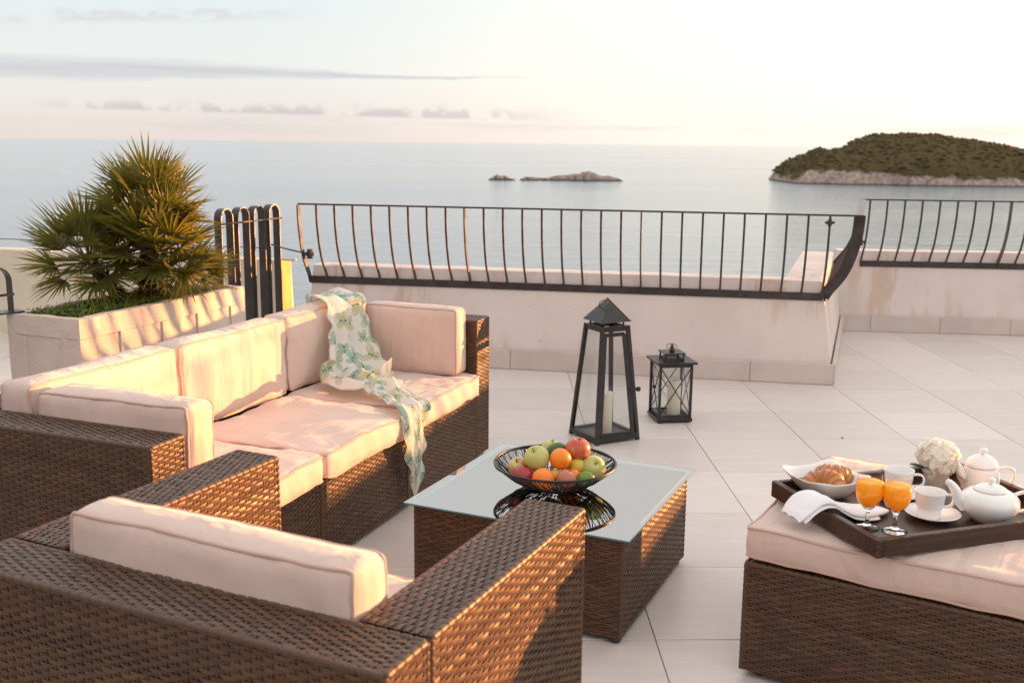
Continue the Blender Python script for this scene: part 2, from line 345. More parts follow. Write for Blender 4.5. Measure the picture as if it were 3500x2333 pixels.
def f_isle(nt, b):
    g = nd(nt, 'ShaderNodeNewGeometry'); s = nd(nt, 'ShaderNodeSeparateXYZ'); nt.links.new(g.outputs['Position'], s.inputs[0])
    v = tcoord(nt, 'Object'); n = nzt(nt, v, .09, 5); n2 = nzt(nt, tcoord(nt, 'Object', (1, 1, .35)), .35, 5, .65); n3 = nzt(nt, v, .5, 4)
    h = mth(nt, 'ADD', mth(nt, 'SUBTRACT', s.outputs[2], SEA), mth(nt, 'MULTIPLY', mth(nt, 'SUBTRACT', n, .5), 14))
    at = nd(nt, 'ShaderNodeAttribute', attribute_name='rock'); 
    rock = ramp(nt, n2, [(.3, (.16, .115, .095)), (.5, (.36, .28, .24)), (.7, (.50, .41, .36))])
    sw = sstep(nt, mth(nt, 'SUBTRACT', s.outputs[2], SEA), 1.6, .4); rock = mixc(nt, mth(nt, 'MULTIPLY', sw, .8), rock, (.05, .04, .035))
    veg = mixc(nt, sstep(nt, n3, .35, .7), (.082, .062, .027), (.105, .080, .036))
    nt.links.new(mixc(nt, mth(nt, 'SUBTRACT', 1, sstep(nt, mth(nt, 'SUBTRACT', h, at.outputs['Fac']), -1.5, 1.5)), veg, rock), b.inputs['Base Color'])
M['isle'] = mat('island_ground', rough=.95, spec=.1, fn=f_isle)
M['scrub'] = mat('scrub', rough=.8, spec=.15, fn=noisy((.088, .067, .029), (.112, .086, .038), .12, lo=.3, hi=.7))
def interp(x, pts):
    xs, ys = zip(*pts); return float(np.interp(x, xs, ys))
def terrain(name, origin, ang, prof, rockh, depth, nx, ny, amp, nscale):
    """ridge along local x with height profile prof[(x,h)], islands fall to the sea on both sides"""
    x0, x1 = prof[0][0], prof[-1][0]; V = []; rk = []
    for i in range(nx):
        x = x0+(x1-x0)*i/(nx-1); H = interp(x, prof); rh = interp(x, rockh); wdt = depth*(.35+.65*min(1, H/max(p[1] for p in prof)))
        for j in range(ny):
            t = j/(ny-1); y = (t-.22)*wdt
            s = abs(t-.55)/.55 if t < .55 else (t-.55)/.45
            base = max(0, 1-s**2.6)
            cliff = min(1., t/.05) if t < .05 else 1.
            h = H*(.9*base**.8)+cliff*min(rh*.55, H*.6)*(1-max(0, (t-.75)/.25)) - .6
            h = min(h, H*1.02)
            n_ = fbm(x*nscale, y*nscale, 3.1, 5)
            h += amp*n_*min(1, H/8)*(1 if t > .02 else .2); yy = y + 6*amp/3*fbm(x*nscale*1.7, t*3, 9.)
            if t < .004 or t > .996: h = -2
            V.append((x, yy, h)); rk.append(rh)
    mb = MB(); mb.add(V, [(i*ny+j, (i+1)*ny+j, (i+1)*ny+j+1, i*ny+j+1) for i in range(nx-1) for j in range(ny-1)])
    o = mb.build(name, M['isle'], loc=(origin[0], origin[1], SEA), rot=(0, 0, ang))
    a = o.data.attributes.new('rock', 'FLOAT', 'POINT'); a.data.foreach_set('value', rk)
    return structure(o), V
ISL_PROF = [(x+11, h) for x, h in [(0, 0), (3, 5), (8, 10), (18, 15), (36, 21), (47, 25.5), (70, 27.5), (80, 34.5), (95, 39), (112, 41.5), (128, 41), (141, 39.5), (160, 37), (178, 34.6), (193, 33), (206, 29.8), (226, 28.5), (300, 31), (450, 36), (560, 28), (680, 12), (740, 0)]]
ISL_ROCK = [(x+11, h*.9) for x, h in [(0, 4), (14, 11), (50, 12), (90, 7.5), (130, 8), (180, 6), (260, 5), (740, 5)]]
isl, IV = terrain('island', (231, 850), R(-1.5), ISL_PROF, ISL_ROCK, 230, 300, 70, 3.2, .03)
# scrub and small trees on the island
ico = []
t_ = (1+5**.5)/2
IC = np.array([(-1, t_, 0), (1, t_, 0), (-1, -t_, 0), (1, -t_, 0), (0, -1, t_), (0, 1, t_), (0, -1, -t_), (0, 1, -t_), (t_, 0, -1), (t_, 0, 1), (-t_, 0, -1), (-t_, 0, 1)])/math.sqrt(1+t_*t_)
IF = [(0, 11, 5), (0, 5, 1), (0, 1, 7), (0, 7, 10), (0, 10, 11), (1, 5, 9), (5, 11, 4), (11, 10, 2), (10, 7, 6), (7, 1, 8), (3, 9, 4), (3, 4, 2), (3, 2, 6), (3, 6, 8), (3, 8, 9), (4, 9, 5), (2, 4, 11), (6, 2, 10), (8, 6, 7), (9, 8, 1)]
mb = MB(); IVa = np.array(IV)
for _ in range(12000):
    k = rng.integers(len(IVa)); p = IVa[k]
    if p[2] < interp(p[0], ISL_ROCK)*.95+1.5 or p[1] > 120: continue
    s = rng.uniform(.5, 1.25)*(1 if rng.random() > .03 else 1.7)
    Vv = IC*np.array([s*1.3, s*1.3, s])*(1+rng.uniform(-.28, .28, (12, 1)))+p+np.array([rng.uniform(-2, 2), rng.uniform(-2, 2), s*.25])
    mb.add(Vv, IF)
for x, s in ((133, 1.6), (201, 2.6), (206, 2.0), (233, 2.3), (240, 2.6), (247, 2.8), (262, 2.2), (268, 2.6), (290, 3), (320, 3.4), (90, 1.5)):
    x += 11; h = interp(x, ISL_PROF)
    for q in range(7):
        mb.add(IC*s*rng.uniform(.5, .9)*(1+rng.uniform(-.25, .25, (12, 1)))+np.array([x+rng.normal(0, s*.7), 80+rng.normal(0, s), h-1.5+s*rng.uniform(.4, 1.5)]), IF)
o = mb.build('island_scrub', M['scrub'], loc=isl.location, rot=isl.rotation_euler, smooth=False, kind='stuff')
RP = [(0, 0), (3, 1.4), (8, 3.4), (14, 3.2), (24, 2.2), (31, 2.6), (38, 4.0), (43, 5.3), (46, 4.2), (55, 5.5), (66, 6.8), (73, 8.4), (78, 8.6), (84, 6.0), (90, 4.6), (97, 5.0), (103, 3.6), (109, 1.8), (114, 0)]
terrain('rock_islet', (21.5, 850), R(0), [(x*.765, h*.74) for x, h in RP], [(0, 60), (120, 60)], 30, 150, 26, 2.6, .12)
terrain('rock_islet', (-3.6, 850), R(0), [(0, 0), (2, 1.4), (6, 3.0), (8, 4.6), (11, 3.0), (14, 3.4), (18, 1.5), (22, .8), (25, 0)], [(0, 60), (120, 60)], 14, 60, 18, 2.0, .14)

# ------------------------------------------------------------------ terrace floor
T = .6; TX, TY = 2.95517, 6.19208
C2 = lambda a: Vector((cos(a), sin(a), 0))
WC = Vector((2.366, 6.926, 0)); Wt = Vector((2.362, -.492, 0)).normalized(); Wn = Vector((-Wt.y, Wt.x, 0))     # near parapet: corner, direction, outward normal
FC = Vector((3.14, 9.057, 0)); Ft = Vector((1.563, -.186, 0)).normalized(); Fn = Vector((-Ft.y, Ft.x, 0))      # far parapet
Rt = (FC-WC).normalized(); Rn = Vector((-Rt.y, Rt.x, 0))                                                     # return: outward = -x side
WL = WC - Wt*3.86
far_end = FC + Ft*13
LW0 = Vector((-1.66, 8.03, 0)); LWt = Vector((-2.45, .65, 0)).normalized(); LWn = Vector((LWt.y, -LWt.x, 0))
if LWn.y < 0: LWn = -LWn
poly = [(-7, -4), (14, -4), (far_end.x, far_end.y+.1), (FC.x, FC.y+.1), (WC.x, WC.y+.1), (WL.x, WL.y+.1), (LW0.x, LW0.y), ((LW0+LWt*5.5).x, (LW0+LWt*5.5).y)]
mb = MB(); n = len(poly)
mb.add([(x, y, -.004) for x, y in poly]+[(x, y, -1.2) for x, y in poly], [tuple(range(n)), tuple(range(2*n-1, n-1, -1))]+[(i, n+i, n+(i+1) % n, (i+1) % n) for i in range(n)])
floor = structure(mb.build('terrace_floor', M['grout'], smooth=False))
def inside(x, y):
    c = False; j = n-1
    for i in range(n):
        (xi, yi), (xj, yj) = poly[i], poly[j]
        if (yi > y) != (yj > y) and x < (xj-xi)*(y-yi)/(yj-yi)+xi: c = not c
        j = i
    return c
mb = MB(); g = T/2-.0017; mb.box(-g, g, -g, g, -.012, 0, .0016); tile_me = mb.mesh('tile', M['tile'], False)
cnt = 0
for iy in range(-10, 8):
    for ix in range(-14, 12):
        x, y = TX+(ix+.5)*T, TY+(iy+.5)*T
        if y < .7 or abs(x) > .53*y+1.2 or not all(inside(x+a*T*.5, y+b*T*.5) for a in (-.7, .7) for b in (-.7, .7)):
            if y < .7 or abs(x) > .53*y+1.2 or not any(inside(x+a*T*.5, y+b*T*.5) for a in (-1, 1) for b in (-1, 1)): continue
            # cut tile along the walls: clip the square against the floor outline
            pts = [(x-g, y-g), (x+g, y-g), (x+g, y+g), (x-g, y+g)]
            for (p0, t_, n_) in ((WC, Wt, Wn), (FC, Ft, Fn), (LW0, LWt, LWn)):
                if p0 is FC and x < 2.6: continue
                if p0 is WC and x > 1.8: continue
                if p0 is LW0 and x > -1.6: continue
                if p0 is WC and x < -1.9: continue
                out = []
                for i in range(len(pts)):
                    a, b = pts[i], pts[(i+1) % len(pts)]
                    da = (a[0]-p0.x)*n_.x+(a[1]-p0.y)*n_.y; db = (b[0]-p0.x)*n_.x+(b[1]-p0.y)*n_.y
                    if da <= .03: out.append(a)
                    if (da-.03)*(db-.03) < 0: q = (da-.03)/(da-db); out.append((a[0]+(b[0]-a[0])*q, a[1]+(b[1]-a[1])*q))
                pts = out
                if len(pts) < 3: break
            if len(pts) < 3: continue
            k = len(pts); mb = MB(); mb.add([(a-x, b-y, 0) for a, b in pts]+[(a-x, b-y, -.012) for a, b in pts], [tuple(range(k)), tuple(range(2*k-1, k-1, -1))]+[(i, k+i, k+(i+1) % k, (i+1) % k) for i in range(k)])
            me = mb.mesh('tile', M['tile'], False)
        else: me = tile_me
        if cnt < 298:
            link('tile', me, floor, (x, y, rng.uniform(-.0004, .0004)), (rng.normal(0, .0005), rng.normal(0, .0005), 0)); cnt += 1

# ------------------------------------------------------------------ parapet walls
def wall_prism(mb, A, B, nrm, z0, z1, bat, thick, nseg=26, ends=(0, 0), wob=.006):
    """battered wall from A to B; face offset bat*z along nrm, slightly uneven top edge"""
    d = (B-A); V = []
    for i in range(nseg+1):
        t = i/nseg; P = A+d*t
        w = wob*fbm(P.x*2.2, P.y*2.2, 1.7, 3); e0 = (ends[0]*(1-t)-ends[1]*t)
        for z, o in ((z0, bat*z0), ((z0+z1)/2, bat*(z0+z1)/2), (z1+w, bat*z1+.004*w), (z1+w+.004, bat*z1+.02), (z1+w*.6, bat*z1+thick), (z0, bat*z1+thick+.05)):
            s = e0*z if (i == 0 or i == nseg) else 0
            q = P+nrm*o+d.normalized()*s; V.append((q.x, q.y, z))
    F = [(i*6+k, (i+1)*6+k, (i+1)*6+(k+1) % 6, i*6+(k+1) % 6) for i in range(nseg) for k in range(6)]
    F += [tuple(range(5, -1, -1)), tuple(nseg*6+k for k in range(6))]; mb.add(V, F)
def skirting(parent, A, B, nrm, start, length, h=.145):
    d = (B-A); Ln = d.length; d.normalize(); s = start
    ang = math.atan2(d.y, d.x)
    while s < Ln:
        e = min(s+length, Ln); a = max(0, s)
        if e-a > .02:
            mb = MB(); mb.box(0, e-a-.003, -.012, .012, .002, h+random.uniform(-.002, .002), .0025)
            q = A+d*a; o = mb.build('skirting_tile', M['stone_tile'], parent, False); o.location = (q.x, q.y, 0); o.rotation_euler = (0, 0, ang)
        s += length
w1 = thing('parapet_wall', 'low whitewashed parapet with rust stains behind the two lanterns', 'wall')
mb = MB(); wall_prism(mb, WL, WC, Wn, -.05, .705, .16, .20, ends=(.06, .15))
mb.build('wall_face', M['plaster'], w1, False)
mb = MB(); wall_prism(mb, WC+Rt*.02+Wn*.02, FC-Rt*.0, Rn, -.05, .70, .16, .26, 14, ends=(.12, 0)); mb.build('return_face', M['plaster'], w1, False)
skirting(w1, WL, WC, Wn, -.12, .855); skirting(w1, WC+Rt*.01, FC, Rn, 0., .9)
w2 = thing('parapet_wall', 'low whitewashed parapet set back beyond the corner, at the right edge', 'wall')
mb = MB(); wall_prism(mb, FC-Ft*.05, far_end, Fn, -.05, .71, .16, .20, 40); mb.build('wall_face', M['plaster'], w2, False)
skirting(w2, FC, far_end, Fn, -.35, .6)
w3 = thing('parapet_wall', 'low cream wall behind the palm, its end sunlit yellow', 'wall')
mb = MB(); wall_prism(mb, LW0+LWt*5.5, LW0, LWn, -.05, .705, .03, .20, 20); mb.build('wall_face', M['cream'], w3, False)
M['yellow'] = mat('yellow_paint', rough=.8, spec=.2, fn=noisy((.46, .30, .10), (.54, .37, .15), 5, .2, .004, 40))
mb = MB(); mb.box(-.004, .196, -.004, .002, 0, .698); mb.box(-.002, .09, .0015, .0045, 0, .36); o = mb.build('painted_end', M['yellow'], w3, False); o.location = LW0+LWn*.02; o.rotation_euler = (0, 0, math.atan2(LWn.y, LWn.x)+pi)
o.scale = (-1, 1, 1)
mb = MB(); q = LW0; mb.box(-.02, .16, -.01, .012, 0, .02, .004)
o = mb.build('capstone', M['stone_tile'], w3, False); o.location = (LW0.x-.02, LW0.y+.05, .705); o.rotation_euler = (0, 0, -.2)

# ------------------------------------------------------------------ railings
PROF = [(.098, .60), (.075, .645), (.03, .705), (-.012, .765), (-.045, .84), (-.07, .92), (-.088, 1.0), (-.098, 1.08), (-.102, 1.168)]   # (offset along outward normal, z)
def smooth_path(P, k=3):
    P = [Vector(p) for p in P]; out = []
    for i in range(len(P)-1):
        p0, p1, p2, p3 = P[max(i-1, 0)], P[i], P[i+1], P[min(i+2, len(P)-1)]
        for j in range(k):
            t = j/k; out.append(.5*((2*p1)+(p2-p0)*t+(2*p0-5*p1+4*p2-p3)*t*t+(3*p1-p0-3*p2+p3)*t**3))
    return out+[P[-1]]
def baluster_mesh(w, t):        # local x = along rail, local y = outward normal
    mb = MB(); pth = smooth_path([(0, a, z) for a, z in PROF], 2)
    # flat bar: width w across the bend plane (local y), thickness t along the rail
    V = []
    for i, p in enumerate(pth):
        Tn = (pth[min(i+1, len(pth)-1)]-pth[max(i-1, 0)]).normalized(); N = Vector((0, Tn.z, -Tn.y))
        for a, b in ((-1, -1), (1, -1), (1, 1), (-1, 1)): V.append(tuple(p+Vector((a*t/2, 0, 0))+N*(b*w/2)))
    m = len(pth); F = [(3, 2, 1, 0), tuple((m-1)*4+k for k in range(4))]
    for i in range(m-1):
        for k in range(4): F.append((i*4+k, i*4+(k+1) % 4, i*4+4+(k+1) % 4, i*4+4+k))
    mb.add(V, F); return mb.mesh('baluster', M['iron'], False)
BAL = baluster_mesh(.014, .014); BALW = baluster_mesh(.045, .010); FIN = baluster_mesh(.075, .010)
def rail_run(root, A, d, nrm, s0, s1, step, wide, bars=True, top=(0, 0), tw=.022, zt=1.172, zb=.573):
    """bars between s0 and s1 along d, bottom flat and top rail"""
    ang = math.atan2(d.y, d.x); ln = s1-s0
    mb = MB(); mb.box(-.005, ln+.005, -.006, .006, zb, zb+.053); o = mb.build('bottom_rail', M['iron'], root, False)
    q = A+d*s0+nrm*.088; o.location = (q.x, q.y, 0); o.rotation_euler = (0, 0, ang)
    mb = MB(); mb.box(-top[0], ln+top[1], -tw/2, tw/2, zt-.004, zt+.008); o = mb.build('top_rail', M['iron'], root, False)
    q = A+d*s0-nrm*.102; o.location = (q.x, q.y, 0); o.rotation_euler = (0, 0, ang)
    k = 0; s = s0
    while s <= s1+1e-4:
        q = A+d*s; link('baluster', (FIN if d is Rt and k == 0 else BALW) if k in wide else BAL, root, (q.x, q.y, 0), (0, 0, ang)); s += step; k += 1
r1 = thing('railing', 'black iron railing with bowed bars above the rust stained parapet', 'railing')
rail_run(r1, WC, Wt, Wn, -3.84, -.10, 3.74/27, (0, 9, 18), top=(0, .215))
rail_run(r1, WC, Rt, Rn, .05, 2.05, .1428, (0, 14), top=(.14, .1), tw=.055, zt=1.166)
r2 = thing('railing', 'black iron railing with bowed bars on the far parapet, reaching the right edge', 'railing')
rail_run(r2, FC, Ft, Fn, .146, 5.9, .1468, (8, 17, 26), top=(.05, 0))
# clamps on the bars
def clamp(root, loc, r=.016):
    mb = MB(); mb.tube([(-.03, 0, 0), (.03, 0, 0)], r*.7, 8); mb.tube([(0, 0, -r*1.6), (0, 0, r*1.6)], r, 8); mb.tube([(0, -.02, .006), (0, .03, .006)], r*.45, 6)
    o = mb.build('clamp', M['iron'], root); o.location = loc
q = WC-Wt*.10-Wn*.10; clamp(r1, (q.x, q.y, 1.125), .014)
q = WC-Wt*3.80+Wn*.0; clamp(r1, (q.x, q.y, .80), .022)
q = FC+Ft*.11-Fn*.03; clamp(r2, (q.x, q.y, .80), .018)

# ------------------------------------------------------------------ furniture helpers
def weave(mb, O, S, Tv, N, ls, lt, pitch=.0098, stake=.0255, h=.0093, amp=.0021):
    """plain-woven flat strands running along S, rows stacked along Tv, facing N; O is the corner on the nominal surface"""
    O, S, Tv, N = (np.array(a, float) for a in (O, S, Tv, N))
    rows = max(1, int(round(lt/pitch))); pitch = lt/rows; nst = max(2, int(round(ls/stake))); stake = ls/nst
    xs = np.concatenate([[0.]]+[(k+.5)*stake+np.array([-.0080, -.0034, .0034, .0080]) for k in range(nst)]+[[ls]]); nx = len(xs)
    kk = np.concatenate([[-1]]+[[k]*4 for k in range(nst)]+[[-1]]).astype(int); low = np.concatenate([[0.]]+[[.25, 1, 1, .25]]*nst+[[0.]])
    r = np.arange(rows)[:, None]; und = ((kk[None, :]+r) % 2 == 0)&(kk[None, :] >= 0)
    up_ = np.concatenate([[.0]]+[[.75, 1, 1, .75]]*nst+[[.0]])
    zc = np.where(und, -amp*1.25*low[None, :], amp*.75*up_[None, :])+rng.normal(0, .0003, (rows, nx))
    tc = (r+.5)*pitch+rng.normal(0, .00025, (rows, 1))+0*xs[None, :]
    sl = rng.normal(0, .00035, (rows, 1))
    V = []
    for dt, dz in ((-h/2, -.0011), (0., .0), (h/2, -.0011)):
        V.append(O+xs[None, :, None]*S+(tc+dt)[..., None]*Tv+(zc-.0032+dz+sl*np.sign(dt))[..., None]*N)
    V = np.stack(V, 2).reshape(-1, 3)       # rows, nx, 3
    idx = np.arange(rows*nx*3).reshape(rows, nx, 3)
    a, b, c, d = idx[:, :-1, :-1], idx[:, 1:, :-1], idx[:, 1:, 1:], idx[:, :-1, 1:]
    flip = np.dot(np.cross(S, Tv), N) < 0
    F = np.stack([a, d, c, b] if flip else [a, b, c, d], -1).reshape(-1, 4)
    n0 = mb.n; mb.v.append(V); mb.n += len(V); mb.f.extend(map(tuple, (F+n0).tolist()))
    seg = np.cumsum(und&(low[None, :] == 1), 1)//2; tn = rng.random((rows, seg.max()+2))[r, seg]*.7+rng.random((rows, 1))*.3
    mb.tone.append((n0, mb.n, np.repeat(tn[..., None], 3, 2).ravel()))
    # upright stakes
    w = .0055
    for k in range(nst):
        x = (k+.5)*stake
        q = [O+S*(x-w/2)-N*.0042, O+S*(x+w/2)-N*.0042, O+S*(x+w/2)+Tv*lt-N*.0042, O+S*(x-w/2)+Tv*lt-N*.0042]
        mid = [O+S*x-N*.0032, O+S*x+Tv*lt-N*.0032]
        mb.add([q[0], mid[0], q[1], q[3], mid[1], q[2]], [(0, 1, 4, 3), (1, 2, 5, 4)] if not flip else [(3, 4, 1, 0), (4, 5, 2, 1)])
def edge_wrap(mb, A, B, r=.0075, per=.027, amp=.0012):
    A, B = Vector(A), Vector(B); ln = (B-A).length; m = max(4, int(ln/(per/6)))
    mb.tube([A.lerp(B, i/m) for i in range(m+1)], [r-.0024 if i % 6 == 0 else r+.0004 for i in range(m+1)], 8)
def wicker_box(parent, name, x0, x1, y0, y1, z0, z1, faces='xXyYT', topdir='x', **kw):
    """part: dark core box with a sub-part of woven strands"""
    c = .009; mb = MB(); mb.box(x0+c, x1-c, y0+c, y1-c, z0, z1-c); core = mb.build(name, M['wicker_core'], parent, False)
    w = MB(); lx, ly, lz = x1-x0, y1-y0, z1-z0; i = .006
    if 'x' in faces: weave(w, (x0, y0+i, z0), (0, 1, 0), (0, 0, 1), (-1, 0, 0), ly-2*i, lz-i, **kw)
    if 'X' in faces: weave(w, (x1, y0+i, z0), (0, 1, 0), (0, 0, 1), (1, 0, 0), ly-2*i, lz-i, **kw)
    if 'y' in faces: weave(w, (x0+i, y0, z0), (1, 0, 0), (0, 0, 1), (0, -1, 0), lx-2*i, lz-i, **kw)
    if 'Y' in faces: weave(w, (x0+i, y1, z0), (1, 0, 0), (0, 0, 1), (0, 1, 0), lx-2*i, lz-i, **kw)
    if 'T' in faces:
        if topdir == 'x': weave(w, (x0+i, y0+i, z1), (1, 0, 0), (0, 1, 0), (0, 0, 1), lx-2*i, ly-2*i, **kw)
        else: weave(w, (x0+i, y0+i, z1), (0, 1, 0), (1, 0, 0), (0, 0, 1), ly-2*i, lx-2*i, **kw)
    e = .0085; P = {(a, b): (x0+e if a == 0 else x1-e, y0+e if b == 0 else y1-e) for a in (0, 1) for b in (0, 1)}
    for (a, b), f in (((0, 0), 'xy'), ((1, 0), 'Xy'), ((0, 1), 'xY'), ((1, 1), 'XY')):
        if f[0] in faces or f[1] in faces: edge_wrap(w, (*P[a, b], z0), (*P[a, b], z1-e), per=.0204, r=.008)
    for p, q, f in (((0, 0), (0, 1), 'x'), ((1, 0), (1, 1), 'X'), ((0, 0), (1, 0), 'y'), ((0, 1), (1, 1), 'Y')):
        if f in faces and 'T' in faces: edge_wrap(w, (*P[p], z1-e), (*P[q], z1-e), r=.008)
    w.build('woven_strands', M['wicker'], core, True, kind='stuff')
    return core
def cushion(parent, name, cx, cy, cz, wx, wy, wz, axis='z', puff=.012, r=.028, seed=0., wr=.004, nseg=22):
    """boxed cushion with piping round both large faces; axis = thin direction"""
    a, b, c = wx/2, wy/2, wz/2; ax = 'xyz'.index(axis); dims = [a, b, c]
    puff *= 1.45; wr *= 1.35
    def P(p):
        x = np.array(p, float); q = x*dims; rr = min(r, min(dims)*.8); core = np.clip(q, -(np.array(dims)-rr), np.array(dims)-rr); d = q-core; l = np.linalg.norm(d)
        if l > 1e-9: q = core+d/l*rr
        o = [i for i in range(3) if i != ax]; u, v, t = x[o[0]], x[o[1]], x[ax]
        pf = puff*(1-u*u)*(1-v*v); q[ax] += math.copysign(pf, t)*min(1, abs(t))**2
        side = (1-t*t)
        q[o[0]] += .35*puff*side*math.copysign(u*u, u)*(1-v**4); q[o[1]] += .35*puff*side*math.copysign(v*v, v)*(1-u**4)
        g = q+np.array([cx, cy, cz])
        # soft unevenness and puckers near the seams
        n1 = fbm(g[0]*5+seed, g[1]*5, g[2]*5, 3)
        edge = max(abs(u), abs(v)); pk = fbm(g[0]*16+seed, g[1]*16, g[2]*16, 2)*(.35+.65*edge**4)
        q[ax] += wr*(n1+1.5*pk)*(1 if t > 0 else -1)*abs(t)
        q[o[0]] += wr*.7*side*n1*math.copysign(1, u); q[o[1]] += wr*.7*side*n1*math.copysign(1, v)
        sag = fbm(g[0]*2.2+seed, g[1]*2.2, g[2]*2.2+4, 2)*wr*1.4
        q[2] += sag
        return q+np.array([cx, cy, cz])
    segs = [max(4, int(nseg*d/max(dims))) for d in dims]
    for i in range(3): segs[i] = max(segs[i], 5)
    key = {}; V = []; F = []
    def vid(p):
        k = tuple(round(t, 5) for t in p)
        if k not in key: key[k] = len(V); V.append(P(p))
        return key[k]
    def lin(n): return [-cos(pi*i/n) for i in range(n+1)]
    for f in range(3):
        o = [i for i in range(3) if i != f]; U, Vv = lin(segs[o[0]]), lin(segs[o[1]])
        for s in (-1, 1):
            for i in range(len(U)-1):
                for j in range(len(Vv)-1):
                    q = []
                    for uu, vv in ((U[i], Vv[j]), (U[i+1], Vv[j]), (U[i+1], Vv[j+1]), (U[i], Vv[j+1])):
                        p = [0, 0, 0]; p[f] = s; p[o[0]] = uu; p[o[1]] = vv; q.append(vid(p))
                    sw = (f == 1); 
                    F.append(tuple(q if (s > 0) != sw else q[::-1]))
    mb = MB(); mb.add(V, F); ob = mb.build(name, M['fabric_seat' if axis == 'z' else 'fabric'], parent)
    o = [i for i in range(3) if i != ax]; pm = MB()
    for s in (-1, 1):
        loop = []
        for (u0, v0), (u1, v1) in (((-1, -1), (1, -1)), ((1, -1), (1, 1)), ((1, 1), (-1, 1)), ((-1, 1), (-1, -1))):
            for k in range(16):
                t = .5-.5*cos(pi*k/16); p = [0, 0, 0]; p[ax] = s*.96; p[o[0]] = u0+(u1-u0)*t; p[o[1]] = v0+(v1-v0)*t; loop.append(P(p))
        cen = sum(loop)/len(loop)
        pm.tube([tuple(l+(l-cen)*.004) for l in loop], .0048, 7, closed=True)
    pm.build('piping', M['piping'], ob)
    return ob
def foot(parent, x, y): 
    mb = MB(); mb.lathe([(.018, 0), (.02, .004), (.02, .024)], 12, (x, y, 0)); mb.build('foot', M['iron'], parent)

# ------------------------------------------------------------------ sofa (local x along its length, y towards its back)
SA = 1.177499
U = Vector((cos(SA), sin(SA), 0)); Vv = Vector((-sin(SA), cos(SA), 0))
so = U*2.32+Vv*2.04
sofa = thing('sofa', 'long three module wicker sofa with cream cushions and a scarf over its back', 'sofa', so, SA)
ZB, ZS, ZA, DEP = .022, .349, .741, .93
wicker_box(sofa, 'seat_base', .16, .909, 0, DEP-.16, ZB, ZS, 'xyT')
wicker_box(sofa, 'seat_base', .913, 1.629, 0, DEP-.16, ZB, ZS, 'xXyT')
wicker_box(sofa, 'seat_base', 1.633, 2.405, 0, DEP-.16, ZB, ZS, 'xyT')
wicker_box(sofa, 'armrest', 0, .158, 0, DEP, ZB, ZA, 'xXyYT', 'y')
wicker_box(sofa, 'armrest', 2.409, 2.579, 0, DEP, ZB, ZA, 'xXyYT', 'y')
wicker_box(sofa, 'backrest', .161, .909, DEP-.158, DEP, ZB, ZA, 'yYT'); wicker_box(sofa, 'backrest', .913, 1.629, DEP-.158, DEP, ZB, ZA, 'yYT'); wicker_box(sofa, 'backrest', 1.633, 2.406, DEP-.158, DEP, ZB, ZA, 'yYT')
for x in (.05, .87, .96, 1.6, 1.68, 2.53):
    for y in (.06, .86): foot(sofa, x, y)
zc = ZS+.062
cushion(sofa, 'seat_cushion', (.165+.905)/2, .305, zc, .735, .66, .112, 'z', .010, .022, 1., .004, 26)
cushion(sofa, 'seat_cushion', (.912+1.628)/2, .30, zc, .712, .66, .112, 'z', .010, .022, 2., .005, 26)
cushion(sofa, 'seat_cushion', (1.635+2.40)/2, .305, zc, .762, .66, .112, 'z', .010, .022, 3., .005, 26)
zb = .647
cushion(sofa, 'back_cushion', (.168+.905)/2, .70, zb, .735, .145, .355, 'y', .016, .03, 4., .005, 24)
cushion(sofa, 'back_cushion', (.912+1.655)/2, .70, zb, .738, .145, .355, 'y', .016, .03, 5., .006, 24)
cushion(sofa, 'back_cushion', (1.66+2.40)/2, .70, zb+.004, .735, .145, .360, 'y', .014, .03, 6., .006, 24)
cushion(sofa, 'side_cushion', 2.343, .315, .640, .125, .52, .345, 'x', .010, .028, 7., .003, 24)
cushion(sofa, 'side_cushion', .232, .30, .640, .14, .60, .350, 'x', .010, .028, 8., .005, 24)

# ------------------------------------------------------------------ armchair
AA = 1.1067; Ua = Vector((cos(AA), sin(AA), 0)); Va = Vector((-sin(AA), cos(AA), 0))
ao = Ua*1.355+Va*.873
chair = thing('armchair', 'brown wicker armchair in the foreground with one low cream back cushion', 'armchair', ao, AA)
wicker_box(chair, 'backrest', 0, .155, 0, 1.096, ZB, ZA, 'xXyYT', 'y')
wicker_box(chair, 'armrest', .157, .924, 0, .165, ZB, ZA, 'XyYT', 'x')
wicker_box(chair, 'armrest', .157, .924, .940, 1.096, ZB, ZA, 'XyYT', 'x')
wicker_box(chair, 'seat_base', .158, .915, .167, .938, ZB, ZS, 'XT')
for x in (.05, .87):
    for y in (.05, 1.04): foot(chair, x, y)
cushion(chair, 'seat_cushion', .535, .5525, zc, .735, .765, .112, 'z', .010, .022, 11., .004, 24)
cushion(chair, 'back_cushion', .222, .5525-.004, .650, .128, .752, .368, 'x', .012, .03, 12., .004, 30)

# ------------------------------------------------------------------ coffee table
TA = R(64.4); to = Vector((.249, 3.663, 0))
table = thing('coffee_table', 'low square wicker coffee table with a glass top between sofa and armchair', 'table', to, TA)
wicker_box(table, 'table_body', -.392, .392, -.392, .392, ZB, .372, 'xXyYT')
mb = MB(); mb.box(-.415, .415, -.415, .415, .374, .3795); mb.build('glass_top', M['table_glass'], table, False)
mb = MB()
for a in (-1, 1):
    mb.box(-.4152, .4152, a*.4152-.0006, a*.4152+.0006, .3742, .3793); mb.box(a*.4152-.0006, a*.4152+.0006, -.4145, .4145, .3742, .3793)
mb.build('glass_edge', M['glass_edge'], table, False)
for x in (-.36, .36):
    for y in (-.36, .36): foot(table, x, y)

